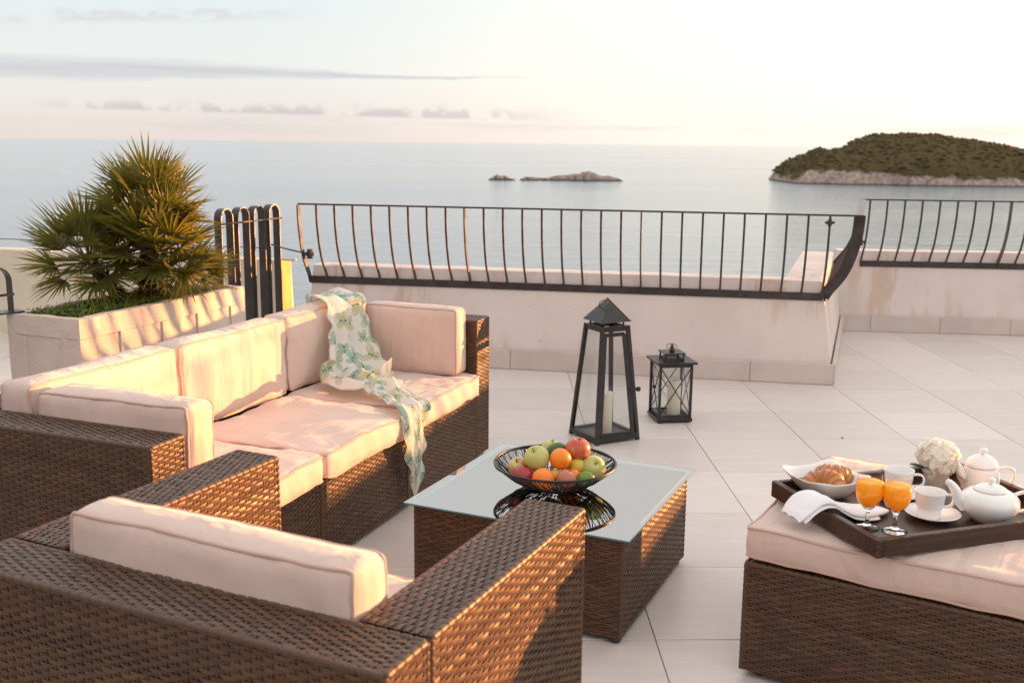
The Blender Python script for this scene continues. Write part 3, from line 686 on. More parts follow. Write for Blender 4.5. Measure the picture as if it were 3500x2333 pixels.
# ------------------------------------------------------------------ ottoman
OA = R(56.9); Uo = Vector((cos(OA), sin(OA), 0)); Vo = Vector((-sin(OA), cos(OA), 0))
oo = Uo*2.9+Vo*.0
ott = thing('ottoman', 'square wicker ottoman with cream cushion, under the breakfast tray', 'ottoman', oo, OA)
OS = .378
wicker_box(ott, 'ottoman_body', 0, .93, .02, .966, ZB, OS, 'xXyYT')
for x in (.05, .88):
    for y in (.07, .91): foot(ott, x, y)
cushion(ott, 'seat_cushion', .455, .495, OS+.058, .90, .945, .108, 'z', .006, .024, 21., .004, 30)

# ------------------------------------------------------------------ planter with palm
def uv(u, v, z=0.): return U*u+Vv*v+Vector((0, 0, z))
PH = .75
po = uv(3.885, 3.81)
planter = thing('planter', 'long pale concrete planter with recessed panels behind the sofa', 'planter', po, SA)
mb = MB(); PL, PD = 1.345, .47
def rough_block(mb, x0, x1, y0, y1, z0, z1, nx, ny, nz):
    def face(o, a, b, na, nb):
        V = []
        for i in range(na+1):
            for j in range(nb+1):
                p = Vector(o)+Vector(a)*(i/na)+Vector(b)*(j/nb); q = p+so
                k = .004*fbm(p.x*9, p.y*9, p.z*9, 4); c = (Vector(((x0+x1)/2, (y0+y1)/2, (z0+z1)/2)))
                V.append(tuple(p+Vector((math.copysign(k, p.x-c.x) if abs(p.x-c.x) > (x1-x0)*.49 else 0, math.copysign(k, p.y-c.y) if abs(p.y-c.y) > (y1-y0)*.49 else 0, k if p.z > z1-.01 else 0))))
        mb.add(V, [(i*(nb+1)+j, (i+1)*(nb+1)+j, (i+1)*(nb+1)+j+1, i*(nb+1)+j+1) for i in range(na) for j in range(nb)])
    face((x0, y0, z0), (x1-x0, 0, 0), (0, 0, z1-z0), nx, nz); face((x1, y1, z0), (x0-x1, 0, 0), (0, 0, z1-z0), nx, nz)
    face((x0, y1, z0), (0, y0-y1, 0), (0, 0, z1-z0), ny, nz); face((x1, y0, z0), (0, y1-y0, 0), (0, 0, z1-z0), ny, nz)
    face((x0, y0, z1), (x1-x0, 0, 0), (0, y1-y0, 0), nx, ny)
# front slab between the recesses, built as frame members around recessed panels
t = .009; wins = [(.102, .281), (.428, .603), (.743, .90), (1.05, 1.21)]; zt_, zbm = .648, .12
xs = [0]+[w for p in wins for w in p]+[PL]
for i in range(0, len(xs), 2): rough_block(mb, xs[i], xs[i+1], 0, .05, zbm, zt_, 6, 2, 22)
rough_block(mb, 0, PL, 0, .05, zt_+.0005, PH, 60, 2, 8); rough_block(mb, 0, PL, 0, .05, 0, zbm-.0005, 40, 2, 4)
rough_block(mb, .003, PL-.003, t, .055, .02, PH-.012, 50, 2, 20)
for y0, y1 in ((.0505, .115), (.35, PD-.05)): rough_block(mb, 0, .05, y0, y1, zbm, zt_, 2, 6, 20)
rough_block(mb, 0, .05, .0505, PD-.05, zt_+.0005, PH-.001, 2, 20, 8); rough_block(mb, 0, .05, .0505, PD-.05, 0, zbm-.0005, 2, 10, 4); rough_block(mb, .006, .052, .052, PD-.052, .02, PH-.012, 2, 14, 14)
rough_block(mb, PL-.05, PL, .0505, PD-.05, 0, PH-.001, 2, 16, 20); rough_block(mb, 0, PL, PD-.0495, PD, 0, PH-.001, 30, 2, 10)
mb.build('planter_box', M['concrete'], planter, False)
mb = MB(); mb.grid(lambda a, b: (.05+a*(PL-.1), .05+b*(PD-.1), PH-.03+.022*fbm(a*9, b*4, 5.)+.03*math.exp(-((a-.62)**2*18+(b-.45)**2*10))), 40, 16); mb.build('soil', M['soil'], planter)
# ground cover: blades, clover-like leaves and dry stalks
mb = MB()
for _ in range(2600):
    x, y = rng.uniform(.045, PL-.08), rng.uniform(.04, PD-.06)
    if x < .45 and rng.random() < .3: y = rng.uniform(.035, .10)
    if x > .9 and rng.random() < .55: continue
    h = rng.uniform(.012, .04)*(1.6 if rng.random() < .12 else 1); a = rng.uniform(0, 2*pi); w = rng.uniform(.002, .005); ln = rng.uniform(.2, .9)*h
    z = PH-.028+.022*fbm(x/PL*9, y/PD*4, 5.); d = np.array([cos(a), sin(a), 0]); n_ = np.array([-sin(a), cos(a), 0]); p = np.array([x, y, z])
    mb.add([p-n_*w, p+n_*w, p+d*ln*.4+np.array([0, 0, h*.7])+n_*w*.8, p+d*ln*.4+np.array([0, 0, h*.7])-n_*w*.8, p+d*ln+np.array([0, 0, h])], [(0, 1, 2, 3), (3, 2, 4)])
for _ in range(700):
    x, y = rng.uniform(.05, .9), rng.uniform(.06, PD-.06); z = PH-.015+rng.uniform(0, .03); a = rng.uniform(0, 2*pi); r_ = rng.uniform(.006, .014)
    V = [(x, y, z)]+[(x+r_*cos(a+k*pi/3), y+r_*sin(a+k*pi/3), z+rng.uniform(-.004, .006)) for k in range(6)]
    mb.add(V, [(0, 1+k, 1+(k+1) % 6) for k in range(6)])
for _ in range(46):     # long arching blades
    x, y = rng.choice([.32, .36, .5, .62, .2, .8])+rng.normal(0, .03), rng.uniform(.06, .3); a = rng.uniform(0, 2*pi); h = rng.uniform(.07, .17); ln = h*rng.uniform(.5, 1.3); w = rng.uniform(.0018, .0035)
    d = np.array([cos(a), sin(a), 0]); n_ = np.array([-sin(a), cos(a), 0]); p = np.array([x, y, PH-.03]); V = []
    for k in range(6):
        t_k = k/5; c = p+d*ln*t_k**1.5+np.array([0, 0, h*(2*t_k-1.15*t_k*t_k)])
        V += [c-n_*w*(1.05-t_k), c+n_*w*(1.05-t_k)]
    mb.add(V, [(2*k, 2*k+1, 2*k+3, 2*k+2) for k in range(5)])
gr = mb.build('ground_cover', M['grass'], None, False, kind='stuff'); gr.location = po; gr.rotation_euler = (0, 0, SA)
mb = MB()
for _ in range(140):
    x, y = rng.uniform(1.0, 1.31), rng.uniform(.05, .36); a = rng.uniform(0, 2*pi); h = rng.uniform(.015, .06)
    mb.tube([(x, y, PH-.03), (x+cos(a)*h*.4, y+sin(a)*h*.4, PH-.03+h*.7), (x+cos(a)*h, y+sin(a)*h, PH-.03+h)], .0011, 3, cap=False)
gr = mb.build('dry_stalks', M['dead'], None, False, kind='stuff'); gr.location = po; gr.rotation_euler = (0, 0, SA)

def frond_mesh(seed):
    rg = np.random.default_rng(seed); mb = MB(); tips = []
    pl = .19; nl = 16
    mb.tube([(0, 0, 0), (pl*.5, 0, .006), (pl, 0, 0)], [.0055, .004, .004], 5); tips += [.15]*mb.n
    for i in range(nl):
        a = (i/(nl-1)-.5)*R(160)+rg.normal(0, .03); ln = (.300-.09*abs(i/(nl-1)-.5)*2)*rg.uniform(.88, 1.05); w = .0118
        d = np.array([cos(a), sin(a), 0]); n_ = np.array([-sin(a), cos(a), 0]); up_ = np.array([0, 0, 1.]); o = np.array([pl-.008, 0, 0.])
        cup = .22+rg.normal(0, .05); dr = rg.uniform(.0, .12); brown = rg.random() < .5
        V = []; m = 5
        for k in range(m+1):
            t = k/m; c = o+d*ln*t*cos(cup)+up_*(ln*t*sin(cup)*.55-dr*ln*t**3); ww = w*(.35+1.2*t if t < .45 else .89*(1-t)/.55+.03)
            V += [c-n_*ww, c-up_*ww*.55, c+n_*ww]; tips += [(max(0, (t-.72)/.28)**1.5 if brown else .12*t**3)]*3
        F = []
        for k in range(m): F += [(3*k, 3*k+1, 3*k+4, 3*k+3), (3*k+1, 3*k+2, 3*k+5, 3*k+4)]
        mb.add(V, F)
    me = mb.mesh('frond', M['leaf'], False)
    at = me.attributes.new('tip', 'FLOAT', 'POINT'); at.data.foreach_set('value', tips); return me
FR = [frond_mesh(s) for s in (1, 2, 3, 4)]
palm = thing('palm', 'bushy dwarf fan palm with brown tipped fronds in the planter', 'palm', (-1.915, 5.845, PH-.05)); palm.scale = (.82, .82, .85)
mb = MB()
def trunk(mb, P0, P1, r0, r1):
    P0, P1 = Vector(P0), Vector(P1); n_ = 14
    mb.tube([P0.lerp(P1, i/n_) for i in range(n_+1)], [(r0+(r1-r0)*i/n_)*(1+.12*(i % 2)) for i in range(n_+1)], 14)
    ax = (P1-P0).normalized()
    for i in range(90):      # old leaf bases
        t = rng.uniform(0, 1); a = rng.uniform(0, 2*pi); c = P0.lerp(P1, t); rr_ = r0+(r1-r0)*t
        d = Vector((cos(a), sin(a), .0)); b = c+d*rr_*.9; e = b+d*.022+Vector((0, 0, .04)); w = Vector((-sin(a), cos(a), 0))*.014
        mb.add([b-w, b+w, e+w*.5, e-w*.5, b+d*.012-Vector((0, 0, .01))], [(0, 1, 2, 3), (0, 4, 1), (0, 3, 4), (1, 4, 2), (3, 2, 4)])
trunk(mb, (-.02, 0, 0), (-.03, 0, .28), .078, .06); trunk(mb, (-.03, .02, .26), (-.01, .04, .60), .05, .036); trunk(mb, (-.2, .0, 0), (-.40, -.06, .28), .04, .034); trunk(mb, (.02, -.01, .1), (.06, -.05, .30), .035, .03)
mb.build('trunk', M['trunk'], palm, False)
def head(c, nfr, r, tilt0, tilt1, bias=(0, 0), sc_=(0.85, 1.1)):
    c = Vector(c); ga = pi*(3-5**.5)
    for i in range(nfr):
        f = (i+.5)/nfr; a = i*ga+rng.normal(0, .15); e = R(tilt0+(tilt1-tilt0)*f)+rng.normal(0, .08)
        d = Vector((cos(a)*cos(e)+bias[0], sin(a)*cos(e)+bias[1], sin(e))).normalized()
        X = d; side = Vector((0, 0, 1)).cross(X)
        if side.length < .05: side = Vector((cos(a+1.57), sin(a+1.57), 0))
        side.normalize(); Z = X.cross(side).normalized()
        rot = Matrix.Rotation(rng.normal(0, .35), 3, X) @ Matrix((X, side, Z)).transposed()
        s = rng.uniform(*sc_)
        o = link('frond', FR[i % 4], palm, c+d*r); o.rotation_euler = rot.to_euler(); o.scale = (s, s, s)
head((-.01, .03, .60), 34, .035, 80, -28, sc_=(.92, 1.12))
head((.05, -.06, .36), 40, .03, 78, -30, (.05, -.05), (1.0, 1.25))
head((-.40, -.08, .29), 34, .03, 75, -35, (-.10, 0), (.92, 1.12))
head((.17, .0, .19), 18, .02, 55, -22, (.15, .0), (.8, .98))
head((-.20, -.03, .24), 12, .02, 60, -25, (-.1, -.2), (.7, .95))

# ------------------------------------------------------------------ hooped iron fences, cable
def hoop(mb, cx, w, z0, z1, wid=.06, th=.006):
    r = w/2; P = [(cx-r, 0, z0)]+[(cx-r, 0, z0+(z1-r-z0)*k/4) for k in (1, 2, 3)]+[(cx+r*cos(a), 0, z1-r+r*sin(a)) for a in np.linspace(pi, 0, 15)]+[(cx+r, 0, z0+(z1-r-z0)*k/4) for k in (3, 2, 1, 0)]
    mb.ribbon(P, (0, 1, 0), None, wid, th)
fe = thing('fence', 'black iron fence of tall flat hoops beside the sunlit yellow wall end', 'fence', uv(5.765, 4.42), SA)
for k in range(4):
    mb = MB(); hoop(mb, .045+.187*k+.062, .128, .0, 1.165); mb.build('hoop', M['iron'], fe, False)
for z in (1.065, .12):
    mb = MB(); mb.tube([(-.03, -.033, z), (.75, -.033, z)], .0065, 8); mb.build('crossbar', M['iron'], fe)
mb = MB(); mb.box(.60, .635, -.01, .05, .86, .90, .003); mb.build('bracket', M['iron'], fe, False)
f2 = thing('fence', 'black iron hoop with a crossbar at the left edge beside the planter', 'fence', (-2.48, 5.203, 0), R(52))
mb = MB(); hoop(mb, -.02, .145, .0, .988, .05); mb.build('hoop', M['iron'], f2, False)
mb = MB(); hoop(mb, -.24, .145, .0, .988, .05); mb.build('hoop', M['iron'], f2, False)
mb = MB(); mb.box(-.34, .06, -.031, -.025, .842, .855); mb.build('crossbar', M['iron'], f2, False)
mb = MB(); mb.box(-.13, .10, -.045, .045, .7525, .761); mb.build('base_plate', M['iron'], f2, False)
def sag(A, B, s, n=14): A, B = Vector(A), Vector(B); return [A.lerp(B, i/n)-Vector((0, 0, s*4*(i/n)*(1-i/n))) for i in range(n+1)]
mb = MB(); q = uv(6.40, 4.42); e = WC-Wt*3.80
mb.tube(sag((q.x, q.y, .88), (e.x, e.y, .80), .006), .006, 6); tag(mb.build('cable', M['iron']), 'black cable running from the hooped fence to the bowed railing', 'cable')
mb = MB(); p1, p2 = LW0+LWt*5.4+LWn*.05, LW0+LWt*.1+LWn*.05
mb.tube(sag((p1.x, p1.y, .80), (p2.x, p2.y, .80), .004), .004, 6)
cb = mb.build('cable', M['iron']); tag(cb, 'thin wire stretched along the top of the cream wall behind the palm', 'cable')
pp = LW0+LWt*2.08+LWn*.03
hb = thing('wire_holder', 'small pale metal wire holder on top of the cream wall', 'bracket', (pp.x, pp.y, .70))
M['metal'] = mat('pale_metal', (.6, .55, .5), .35, .5, .6)
mb = MB(); mb.lathe([(.03, 0), (.032, .02), (.02, .03), (.018, .05), (.03, .055), (.032, .085), (.022, .10), (0, .102)], 14); mb.build('holder', M['metal'], hb)

# ------------------------------------------------------------------ lanterns
def frustum_bar(mb, a, b, w, inward):     # square bar between two points
    mb.tube([a, b], w*.707, 4)
def bar(mb, A, B, w, t, nrm=(0, 0, 1)):
    A, B = Vector(A), Vector(B); d = (B-A).normalized(); n_ = Vector(nrm); n_ = (n_-d*n_.dot(d)).normalized(); s = d.cross(n_)
    mb.add([tuple(P+s*(i*w/2)+n_*(j*t/2)) for P in (A, B) for i, j in ((-1, -1), (1, -1), (1, 1), (-1, 1))], [(3, 2, 1, 0), (4, 5, 6, 7)]+[(k, (k+1) % 4, 4+(k+1) % 4, 4+k) for k in range(4)])
LT = thing('lantern', 'tall tapering black metal lantern with glass sides and pyramid roof', 'lantern', (.641, 5.624, 0), R(27.1))
hb_, ht_, H1 = .135, .082, .645
mb = MB(); mb.box(-hb_+.01, hb_-.01, -hb_+.01, hb_-.01, .022, .03); mb.build('floor_plate', M['lantern'], LT, False)
sg = [(-1, -1), (1, -1), (1, 1), (-1, 1)]
for sx, sy in sg:
    mb = MB(); bar(mb, (sx*hb_, sy*hb_, 0), (sx*ht_, sy*ht_, H1), .020, .020, (sx, 0, 0)); mb.build('corner_post', M['lantern'], LT, False)
for z_i in (0, 1):
    mb = MB()
    for k in range(4):
        (a, b), (c, d) = sg[k], sg[(k+1) % 4]
        if z_i == 0: bar(mb, (a*(hb_-.002), b*(hb_-.002), .028), (c*(hb_-.002), d*(hb_-.002), .028), .018, .028)
        else: bar(mb, (a*ht_, b*ht_, H1-.014), (c*ht_, d*ht_, H1-.014), .018, .028)
    mb.build('frame', M['lantern'], LT, False)
for k in range(4):
    (a, b), (c, d) = sg[k], sg[(k+1) % 4]; i0, i1 = hb_*.97, ht_*.97
    P = [Vector((a*i0, b*i0, .035)), Vector((c*i0, d*i0, .035)), Vector((c*i1, d*i1, H1-.02)), Vector((a*i1, b*i1, H1-.02))]; n_ = (P[1]-P[0]).cross(P[3]-P[0]).normalized()*.0015
    if k == 0: continue
    mb = MB(); mb.hexa([P[0]-n_, P[1]-n_, P[1]+n_, P[0]+n_], [P[3]-n_, P[2]-n_, P[2]+n_, P[3]+n_]); mb.build('pane', M['pane'], LT, False)
# hinged door on the front face, slightly narrower than the opening
dm = MB(); y0, y1 = -hb_+.001, -ht_+.001
zd0, zd1 = .05, H1-.045
def yz(z): return -(hb_+(ht_-hb_)*z/H1)-.002
wd = lambda z: (hb_+(ht_-hb_)*z/H1)-.018
dr_ = .020
a0, b0, a1, b1 = (-wd(zd0), yz(zd0), zd0), (wd(zd0)-.012, yz(zd0), zd0), (-wd(zd1), yz(zd1), zd1), (wd(zd1)-.012, yz(zd1), zd1)
bar(dm, a0, a1, dr_, .012, (0, -1, 0)); bar(dm, b0, b1, dr_, .012, (0, -1, 0)); bar(dm, (a0[0], a0[1]-.001, zd0), (b0[0], b0[1]-.001, zd0), dr_, .011, (0, -1, 0)); bar(dm, (a1[0], a1[1]-.001, zd1), (b1[0], b1[1]-.001, zd1), dr_, .011, (0, -1, 0))
door = dm.build('door', M['lantern'], LT, False)
mb = MB(); o_ = Vector((0, .003, 0)); t2 = Vector((0, .0025, 0)); P = [Vector(p) for p in (a0, b0, b1, a1)]
mb.hexa([P[0]+o_, P[1]+o_, P[1]+o_+t2, P[0]+o_+t2], [P[3]+o_, P[2]+o_, P[2]+o_+t2, P[3]+o_+t2]); mb.build('pane', M['pane'], door, False)
mb = MB(); zc_ = .29; xr = wd(zc_); mb.tube([(xr-.01, yz(zc_)-.012, zc_), (xr+.045, yz(zc_)-.016, zc_)], .005, 8); mb.box(xr+.03, xr+.052, yz(zc_)-.026, yz(zc_)-.006, zc_-.012, zc_+.012, .003); mb.build('latch', M['lantern'], door, False)
mb = MB(); rb = .098; zr = .668
mb.add([(-rb, -rb, zr), (rb, -rb, zr), (rb, rb, zr), (-rb, rb, zr), (0, 0, .795), (-rb+.004, -rb+.004, zr), (rb-.004, -rb+.004, zr), (rb-.004, rb-.004, zr), (-rb+.004, rb-.004, zr), (0, 0, .787)], [(0, 1, 4), (1, 2, 4), (2, 3, 4), (3, 0, 4), (6, 5, 9), (7, 6, 9), (8, 7, 9), (5, 8, 9), (0, 5, 6, 1), (1, 6, 7, 2), (2, 7, 8, 3), (3, 8, 5, 0)])
rf = mb.build('roof', M['lantern'], LT, False)
mb = MB()
for sx, sy in sg: mb.tube([(sx*.066, sy*.066, H1-.01), (sx*.066, sy*.066, zr+.02)], .006, 8)
mb.build('roof_posts', M['lantern'], LT, False)
mb = MB(); mb.tube([(-.012+.028*cos(a)-.028, -.02, .762+.022*sin(a)) for a in np.linspace(0, 2*pi, 24)[:-1]], .0022, 6, closed=True); mb.build('ring', M['lantern'], rf)
def candle(x, y, z, r, h, label):
    c = thing('candle', label, 'candle', (x, y, z)); mb = MB()
    mb.lathe([(r*.96, 0), (r, .004), (r, h-.006), (r*.97, h), (r*.85, h-.001), (r*.6, h-.008), (r*.2, h-.010), (0, h-.010)], 28); mb.build('wax', M['candle'], c)
    mb = MB(); mb.tube([(0, 0, h-.012), (.001, 0, h-.002), (.003, .001, h+.008)], .0012, 5); mb.build('wick', M['wick'], c)
candle(.652, 5.598, .030, .030, .235, 'slim cream pillar candle inside the tall pyramid lantern')
LS = thing('lantern', 'short square black metal lantern with crossed wires over glass sides', 'lantern', (1.079, 6.015, 0), R(7.6))
hs, Hs = .095, .355
mb = MB(); mb.box(-.108, .108, -.108, .108, .008, .028, .002)
for sx, sy in sg: mb.box(sx*.085-.012, sx*.085+.012, sy*.085-.012, sy*.085+.012, 0, .0075)
mb.build('base_plate', M['lantern'], LS, False)
mb = MB()
for sx, sy in sg: mb.box(sx*hs-.007, sx*hs+.007, sy*hs-.007, sy*hs+.007, .0285, Hs)
for z in (.04, Hs-.012):
    for k in range(4):
        (a, b), (c, d) = sg[k], sg[(k+1) % 4]; bar(mb, (a*(hs-.008), b*hs*1.0, z) if a == c else (a*(hs-.008), b*hs, z), (c*(hs-.008), d*hs, z) if b == d else (c*(hs-.008), d*hs, z), .010, .014)
mb.build('frame', M['lantern'], LS, False)
mb = MB(); mb.box(-.122, .122, -.122, .122, Hs, Hs+.014, .002); lid_ = mb.build('roof', M['lantern'], LS, False)
mb = MB()
for sx, sy in sg: mb.box(sx*.055-.004, sx*.055+.004, sy*.055-.004, sy*.055+.004, Hs+.014, Hs+.052)
for k in range(4):
    (a, b), (c, d) = sg[k], sg[(k+1) % 4]; bar(mb, (a*.051, b*.0552, Hs+.022), (c*.051, d*.0552, Hs+.022), .008, .008)
mb.box(-.066, .066, -.066, .066, Hs+.052, Hs+.059, .001); mb.build('vent', M['lantern'], LS, False)
mb = MB(); mb.lathe([(.016, Hs+.059), (.018, Hs+.066), (.012, Hs+.07), (.013, Hs+.09), (.007, Hs+.094), (.007, Hs+.106), (0, Hs+.108)], 14); mb.build('finial', M['lantern'], LS)
mb = MB(); mb.tube([(.032*cos(a), .024*sin(a)+.006, Hs+.088+.012*sin(a)) for a in np.linspace(0, 2*pi, 28)[:-1]], .0022, 6, closed=True); mb.build('ring', M['lantern'], LS)
for k in range(4):
    (a, b), (c, d) = sg[k], sg[(k+1) % 4]; e = hs
    A, B = Vector((a*e, b*e, .045)), Vector((c*e, d*e, .045)); A2, B2 = Vector((a*e, b*e, Hs-.018)), Vector((c*e, d*e, Hs-.018)); nn = Vector((a+c, b+d, 0)).normalized()
    mb = MB(); mb.tube([A+nn*.002, B2+nn*.002], .0032, 6); mb.tube([B+nn*.005, A2+nn*.005], .0032, 6); mb.build('cross_wire', M['lantern'], LS)
    k_ = .93; mb = MB(); n_ = nn*.0012; o_ = -nn*.004
    i0 = [Vector((v.x*k_ if abs(nn.x) < .5 else v.x, v.y*k_ if abs(nn.y) < .5 else v.y, v.z))+o_ for v in (A, B, B2, A2)]
    mb.hexa([i0[0]-n_, i0[1]-n_, i0[1]+n_, i0[0]+n_], [i0[3]-n_, i0[2]-n_, i0[2]+n_, i0[3]+n_]); mb.build('pane', M['pane'], LS, False)
mb = MB(); mb.box(-.118, -.098, -.03, -.018, .20, .216, .002); mb.build('latch', M['lantern'], LS, False)
candle(1.098, 6.00, .029, .040, .215, 'thick cream pillar candle inside the short square lantern')

M['dry_leaf'] = mat('dry_leaf', (.10, .06, .035), .8, .2)
for x, y, rz, lb in ((1.995, 5.60, .4, 'tiny dry leaf lying on the paving between the short lantern and the ottoman'),):
    mb = MB(); mb.add([(-.016, 0, .002), (-.004, .007, .007), (.014, .002, .003), (-.004, -.006, .005), (0, 0, .004)], [(0, 4, 1), (1, 4, 2), (2, 4, 3), (3, 4, 0)])
    o = mb.build('dry_leaf', M['dry_leaf'], smooth=False); o.location = (x, y, .001); o.rotation_euler = (0, 0, rz); tag(o, lb, 'leaf')

# ------------------------------------------------------------------ fruit bowl
BZ = .3805; bc = Vector((.238, 3.637, BZ))
bowl = thing('fruit_bowl', 'wide black wire bowl heaped with fruit on the glass table', 'bowl', bc)
def bprof(t): return (.03+.193*t**.92, .006+.088*t**2.2)
mb = MB(); rim = [(.223*cos(a), .223*sin(a), .094) for a in np.linspace(0, 2*pi, 73)[:-1]]
mb.tube(rim, .0042, 7, closed=True); mb.tube([(.2215*cos(a+.04)*1.004, .2215*sin(a+.04)*1.004, .089+.002*sin(9*a)) for a in np.linspace(0, 2*pi, 73)[:-1]], .003, 6, closed=True); mb.build('rim', M['wire'], bowl)
mb = MB()
for k in range(210):
    a0 = 2*pi*k/210+rng.normal(0, .012); tw = rng.normal(.12, .10); P = []
    for t in np.linspace(.12, 1, 7):
        r_, z_ = bprof(t); a = a0+tw*(1-t)*2+.02*sin(t*9+k); P.append((r_*cos(a), r_*sin(a), z_+rng.normal(0, .0012)))
    mb.tube(P, .0014, 4, cap=False)
for k in range(10):
    t = .1+.09*k; r_, z_ = bprof(min(1, t)); ph = rng.uniform(0, 6)
    if k in (0, 1, 3, 5): mb.tube([(r_*cos(a), r_*sin(a), z_+.001*sin(5*a+ph)) for a in np.linspace(0, 2*pi, 40)[:-1]], .0014, 4, closed=True)
mb.build('wires', M['wire'], bowl, True, kind='stuff')
mb = MB(); mb.lathe([(.0, .001), (.052, .001), (.055, .004), (.05, .007), (0, .007)], 30); mb.build('base_disc', M['wire'], bowl)
def f_apple(c1, c2, c3, amt):
    def f(nt, b):
        v = tcoord(nt, 'Object', (1, 1, 1), 9.); n = nzt(nt, tcoord(nt, 'Object', (1, 1, .35), 9.), 22, 4); n2 = nzt(nt, v, 10, 3); sp = nzt(nt, v, 260, 1)
        c = mixc(nt, sstep(nt, n2, .35, .65), c1, c2); c = mixc(nt, mth(nt, 'MULTIPLY', sstep(nt, n, .5-amt*.3, .72-amt*.3), amt), c, c3)
        c = mixc(nt, mth(nt, 'MULTIPLY', sstep(nt, sp, .70, .76), .35), c, (.7, .6, .35)); nt.links.new(c, b.inputs['Base Color'])
    return f
AP = {'green': mat('green_apple_skin', rough=.28, spec=.5, fn=f_apple((.44, .46, .10), (.52, .52, .16), (.50, .50, .20), .5), Subsurface_Weight=.15, Subsurface_Scale=.01),
      'pale': mat('pale_apple_skin', rough=.3, spec=.5, fn=f_apple((.58, .55, .22), (.60, .52, .24), (.55, .16, .08), .55)),
      'red': mat('red_apple_skin', rough=.25, spec=.5, fn=f_apple((.40, .035, .04), (.32, .02, .035), (.45, .10, .06), .3)),
      'blush': mat('blushed_apple_skin', rough=.27, spec=.5, fn=f_apple((.55, .12, .06), (.56, .38, .14), (.50, .05, .03), .8)),
      'rosy': mat('rosy_apple_skin', rough=.28, spec=.5, fn=f_apple((.54, .36, .14), (.56, .42, .17), (.50, .11, .08), .8))}
def f_peel(c1, c2, sc_=180, st=.25):
    def f(nt, b):
        v = tcoord(nt, 'Object', (1, 1, 1), 9.); nt.links.new(mixc(nt, sstep(nt, nzt(nt, v, 14, 2), .35, .65), c1, c2), b.inputs['Base Color'])
        vo = nd(nt, 'ShaderNodeTexVoronoi'); vo.inputs['Scale'].default_value = sc_; nt.links.new(v, vo.inputs['Vector']); bump(nt, b, vo.outputs['Distance'], st, .002)
    return f
PE = {'orange': mat('orange_peel', rough=.33, spec=.5, fn=f_peel((.85, .20, .012), (.90, .26, .02)), Subsurface_Weight=.15, Subsurface_Scale=.01),
      'lime': mat('lime_peel', rough=.27, spec=.5, fn=f_peel((.10, .22, .02), (.16, .27, .03))), 'lemon': mat('lemon_peel', rough=.35, spec=.5, fn=f_peel((.55, .42, .04), (.60, .47, .06))),
      'avocado': mat('dark_green_peel', rough=.38, spec=.5, fn=f_peel((.05, .10, .025), (.08, .14, .035), 120, .4))}
M['stem'] = mat('stem', (.09, .05, .025), .8, .2)
def fruit(kind, skin, label, rel, r, tilt=(0, 0, 0)):
    o = thing('apple' if kind == 'apple' else kind, label, kind, bc+Vector(rel)); o.rotation_euler = tilt
    mb = MB()
    if kind == 'apple':
        pr = []
        for i in range(25):
            a = pi*i/24; rr = r*(1+.10*cos(a))*sin(a)**.92 if 0 < i < 24 else 0.0
            z = r*(-.92*cos(a))                       # bottom to top
            pr.append((max(rr*(.93+.10*sin(a*.5)), 0), z))
        pr2 = []
        for rr, z in pr:
            q = rr/r; dip = .30*r*math.exp(-(q/.26)**2); pr2.append((rr, z-dip if z > 0 else z+dip*.5))
        mb.lathe(pr2, 30, sx=1+rng.uniform(-.03, .03)); mb.build('skin', skin, o)
        mb = MB(); mb.tube([(0, 0, r*.55), (.0015, .001, r*.8), (.005, .003, r*1.02)], [.0014, .0012, .0019], 6); mb.build('stem', M['stem'], o)
    elif kind == 'orange':
        mb.lathe([(r*sin(pi*i/20)*(1), -r*.97*cos(pi*i/20)-(.10*r*math.exp(-((pi-pi*i/20)/.12)**2))) for i in range(21)], 30); mb.build('peel', skin, o)
        mb = MB(); mb.lathe([(0, r*.86), (.005, r*.875), (.004, r*.895), (0, r*.90)], 10); mb.build('navel', mat('navel', (.55, .30, .10), .7), o)
    else:
        k = {'lime': 1.12, 'lemon': 1.2, 'avocado': 1.35}[kind]
        mb.lathe([((r*sin(pi*i/20)**(1.0)), -r*k*cos(pi*i/20)*(1+.04*(abs(cos(pi*i/20)) > .95))) for i in range(21)], 26); mb.build('peel', skin, o)
        mb = MB(); mb.lathe([(0.003, r*k*.99), (.004, r*k*1.03), (0, r*k*1.05)], 8); mb.build('tip', M['stem'], o)
fruit('apple', AP['green'], 'big yellow green apple heaped highest on the left of the bowl', (-.070, -.02, .118), .047, (.35, -.55, .3))
fruit('apple', AP['pale'], 'pale apple with a red cheek at the left edge of the fruit', (-.137, .015, .073), .037, (.2, -.6, 1.))
fruit('apple', AP['red'], 'deep red apple low in the bowl, left of the front orange', (-.118, -.05, .060), .040, (-.2, .2, 0))
fruit('orange', PE['orange'], 'orange at the front of the bowl under the yellow green apple', (-.048, -.10, .062), .042, (.2, .3, 1))
fruit('apple', AP['rosy'], 'blushed yellow and pink apple at the front between orange and lime', (.035, -.10, .064), .038, (.15, .35, .7))
fruit('lime', PE['lime'], 'bright green lime at the front right of the fruit', (.104, -.078, .056), .030, (.3, 1.2, .3))
fruit('orange', PE['orange'], 'orange on top in the middle of the fruit heap', (.017, -.032, .117), .040, (1.9, .1, .25))
fruit('apple', AP['blush'], 'large red apple on top of the heap at the back', (.085, .03, .138), .046, (.1, .1, 0))
fruit('apple', AP['green'], 'green apple at the right showing its stem hollow to the viewer', (.140, -.010, .078), .046, (.75, .45, -.25))
fruit('lemon', PE['lemon'], 'lemon tucked between the top orange and the right hand green apple', (.078, -.002, .077), .032, (.5, 1.3, 0))
fruit('orange', PE['orange'], 'small orange half hidden behind the front apple and lime', (.064, -.055, .058), .029)
fruit('avocado', PE['avocado'], 'dark green fruit behind the top orange', (.010, .065, .120), .030, (.1, 1.4, .3))
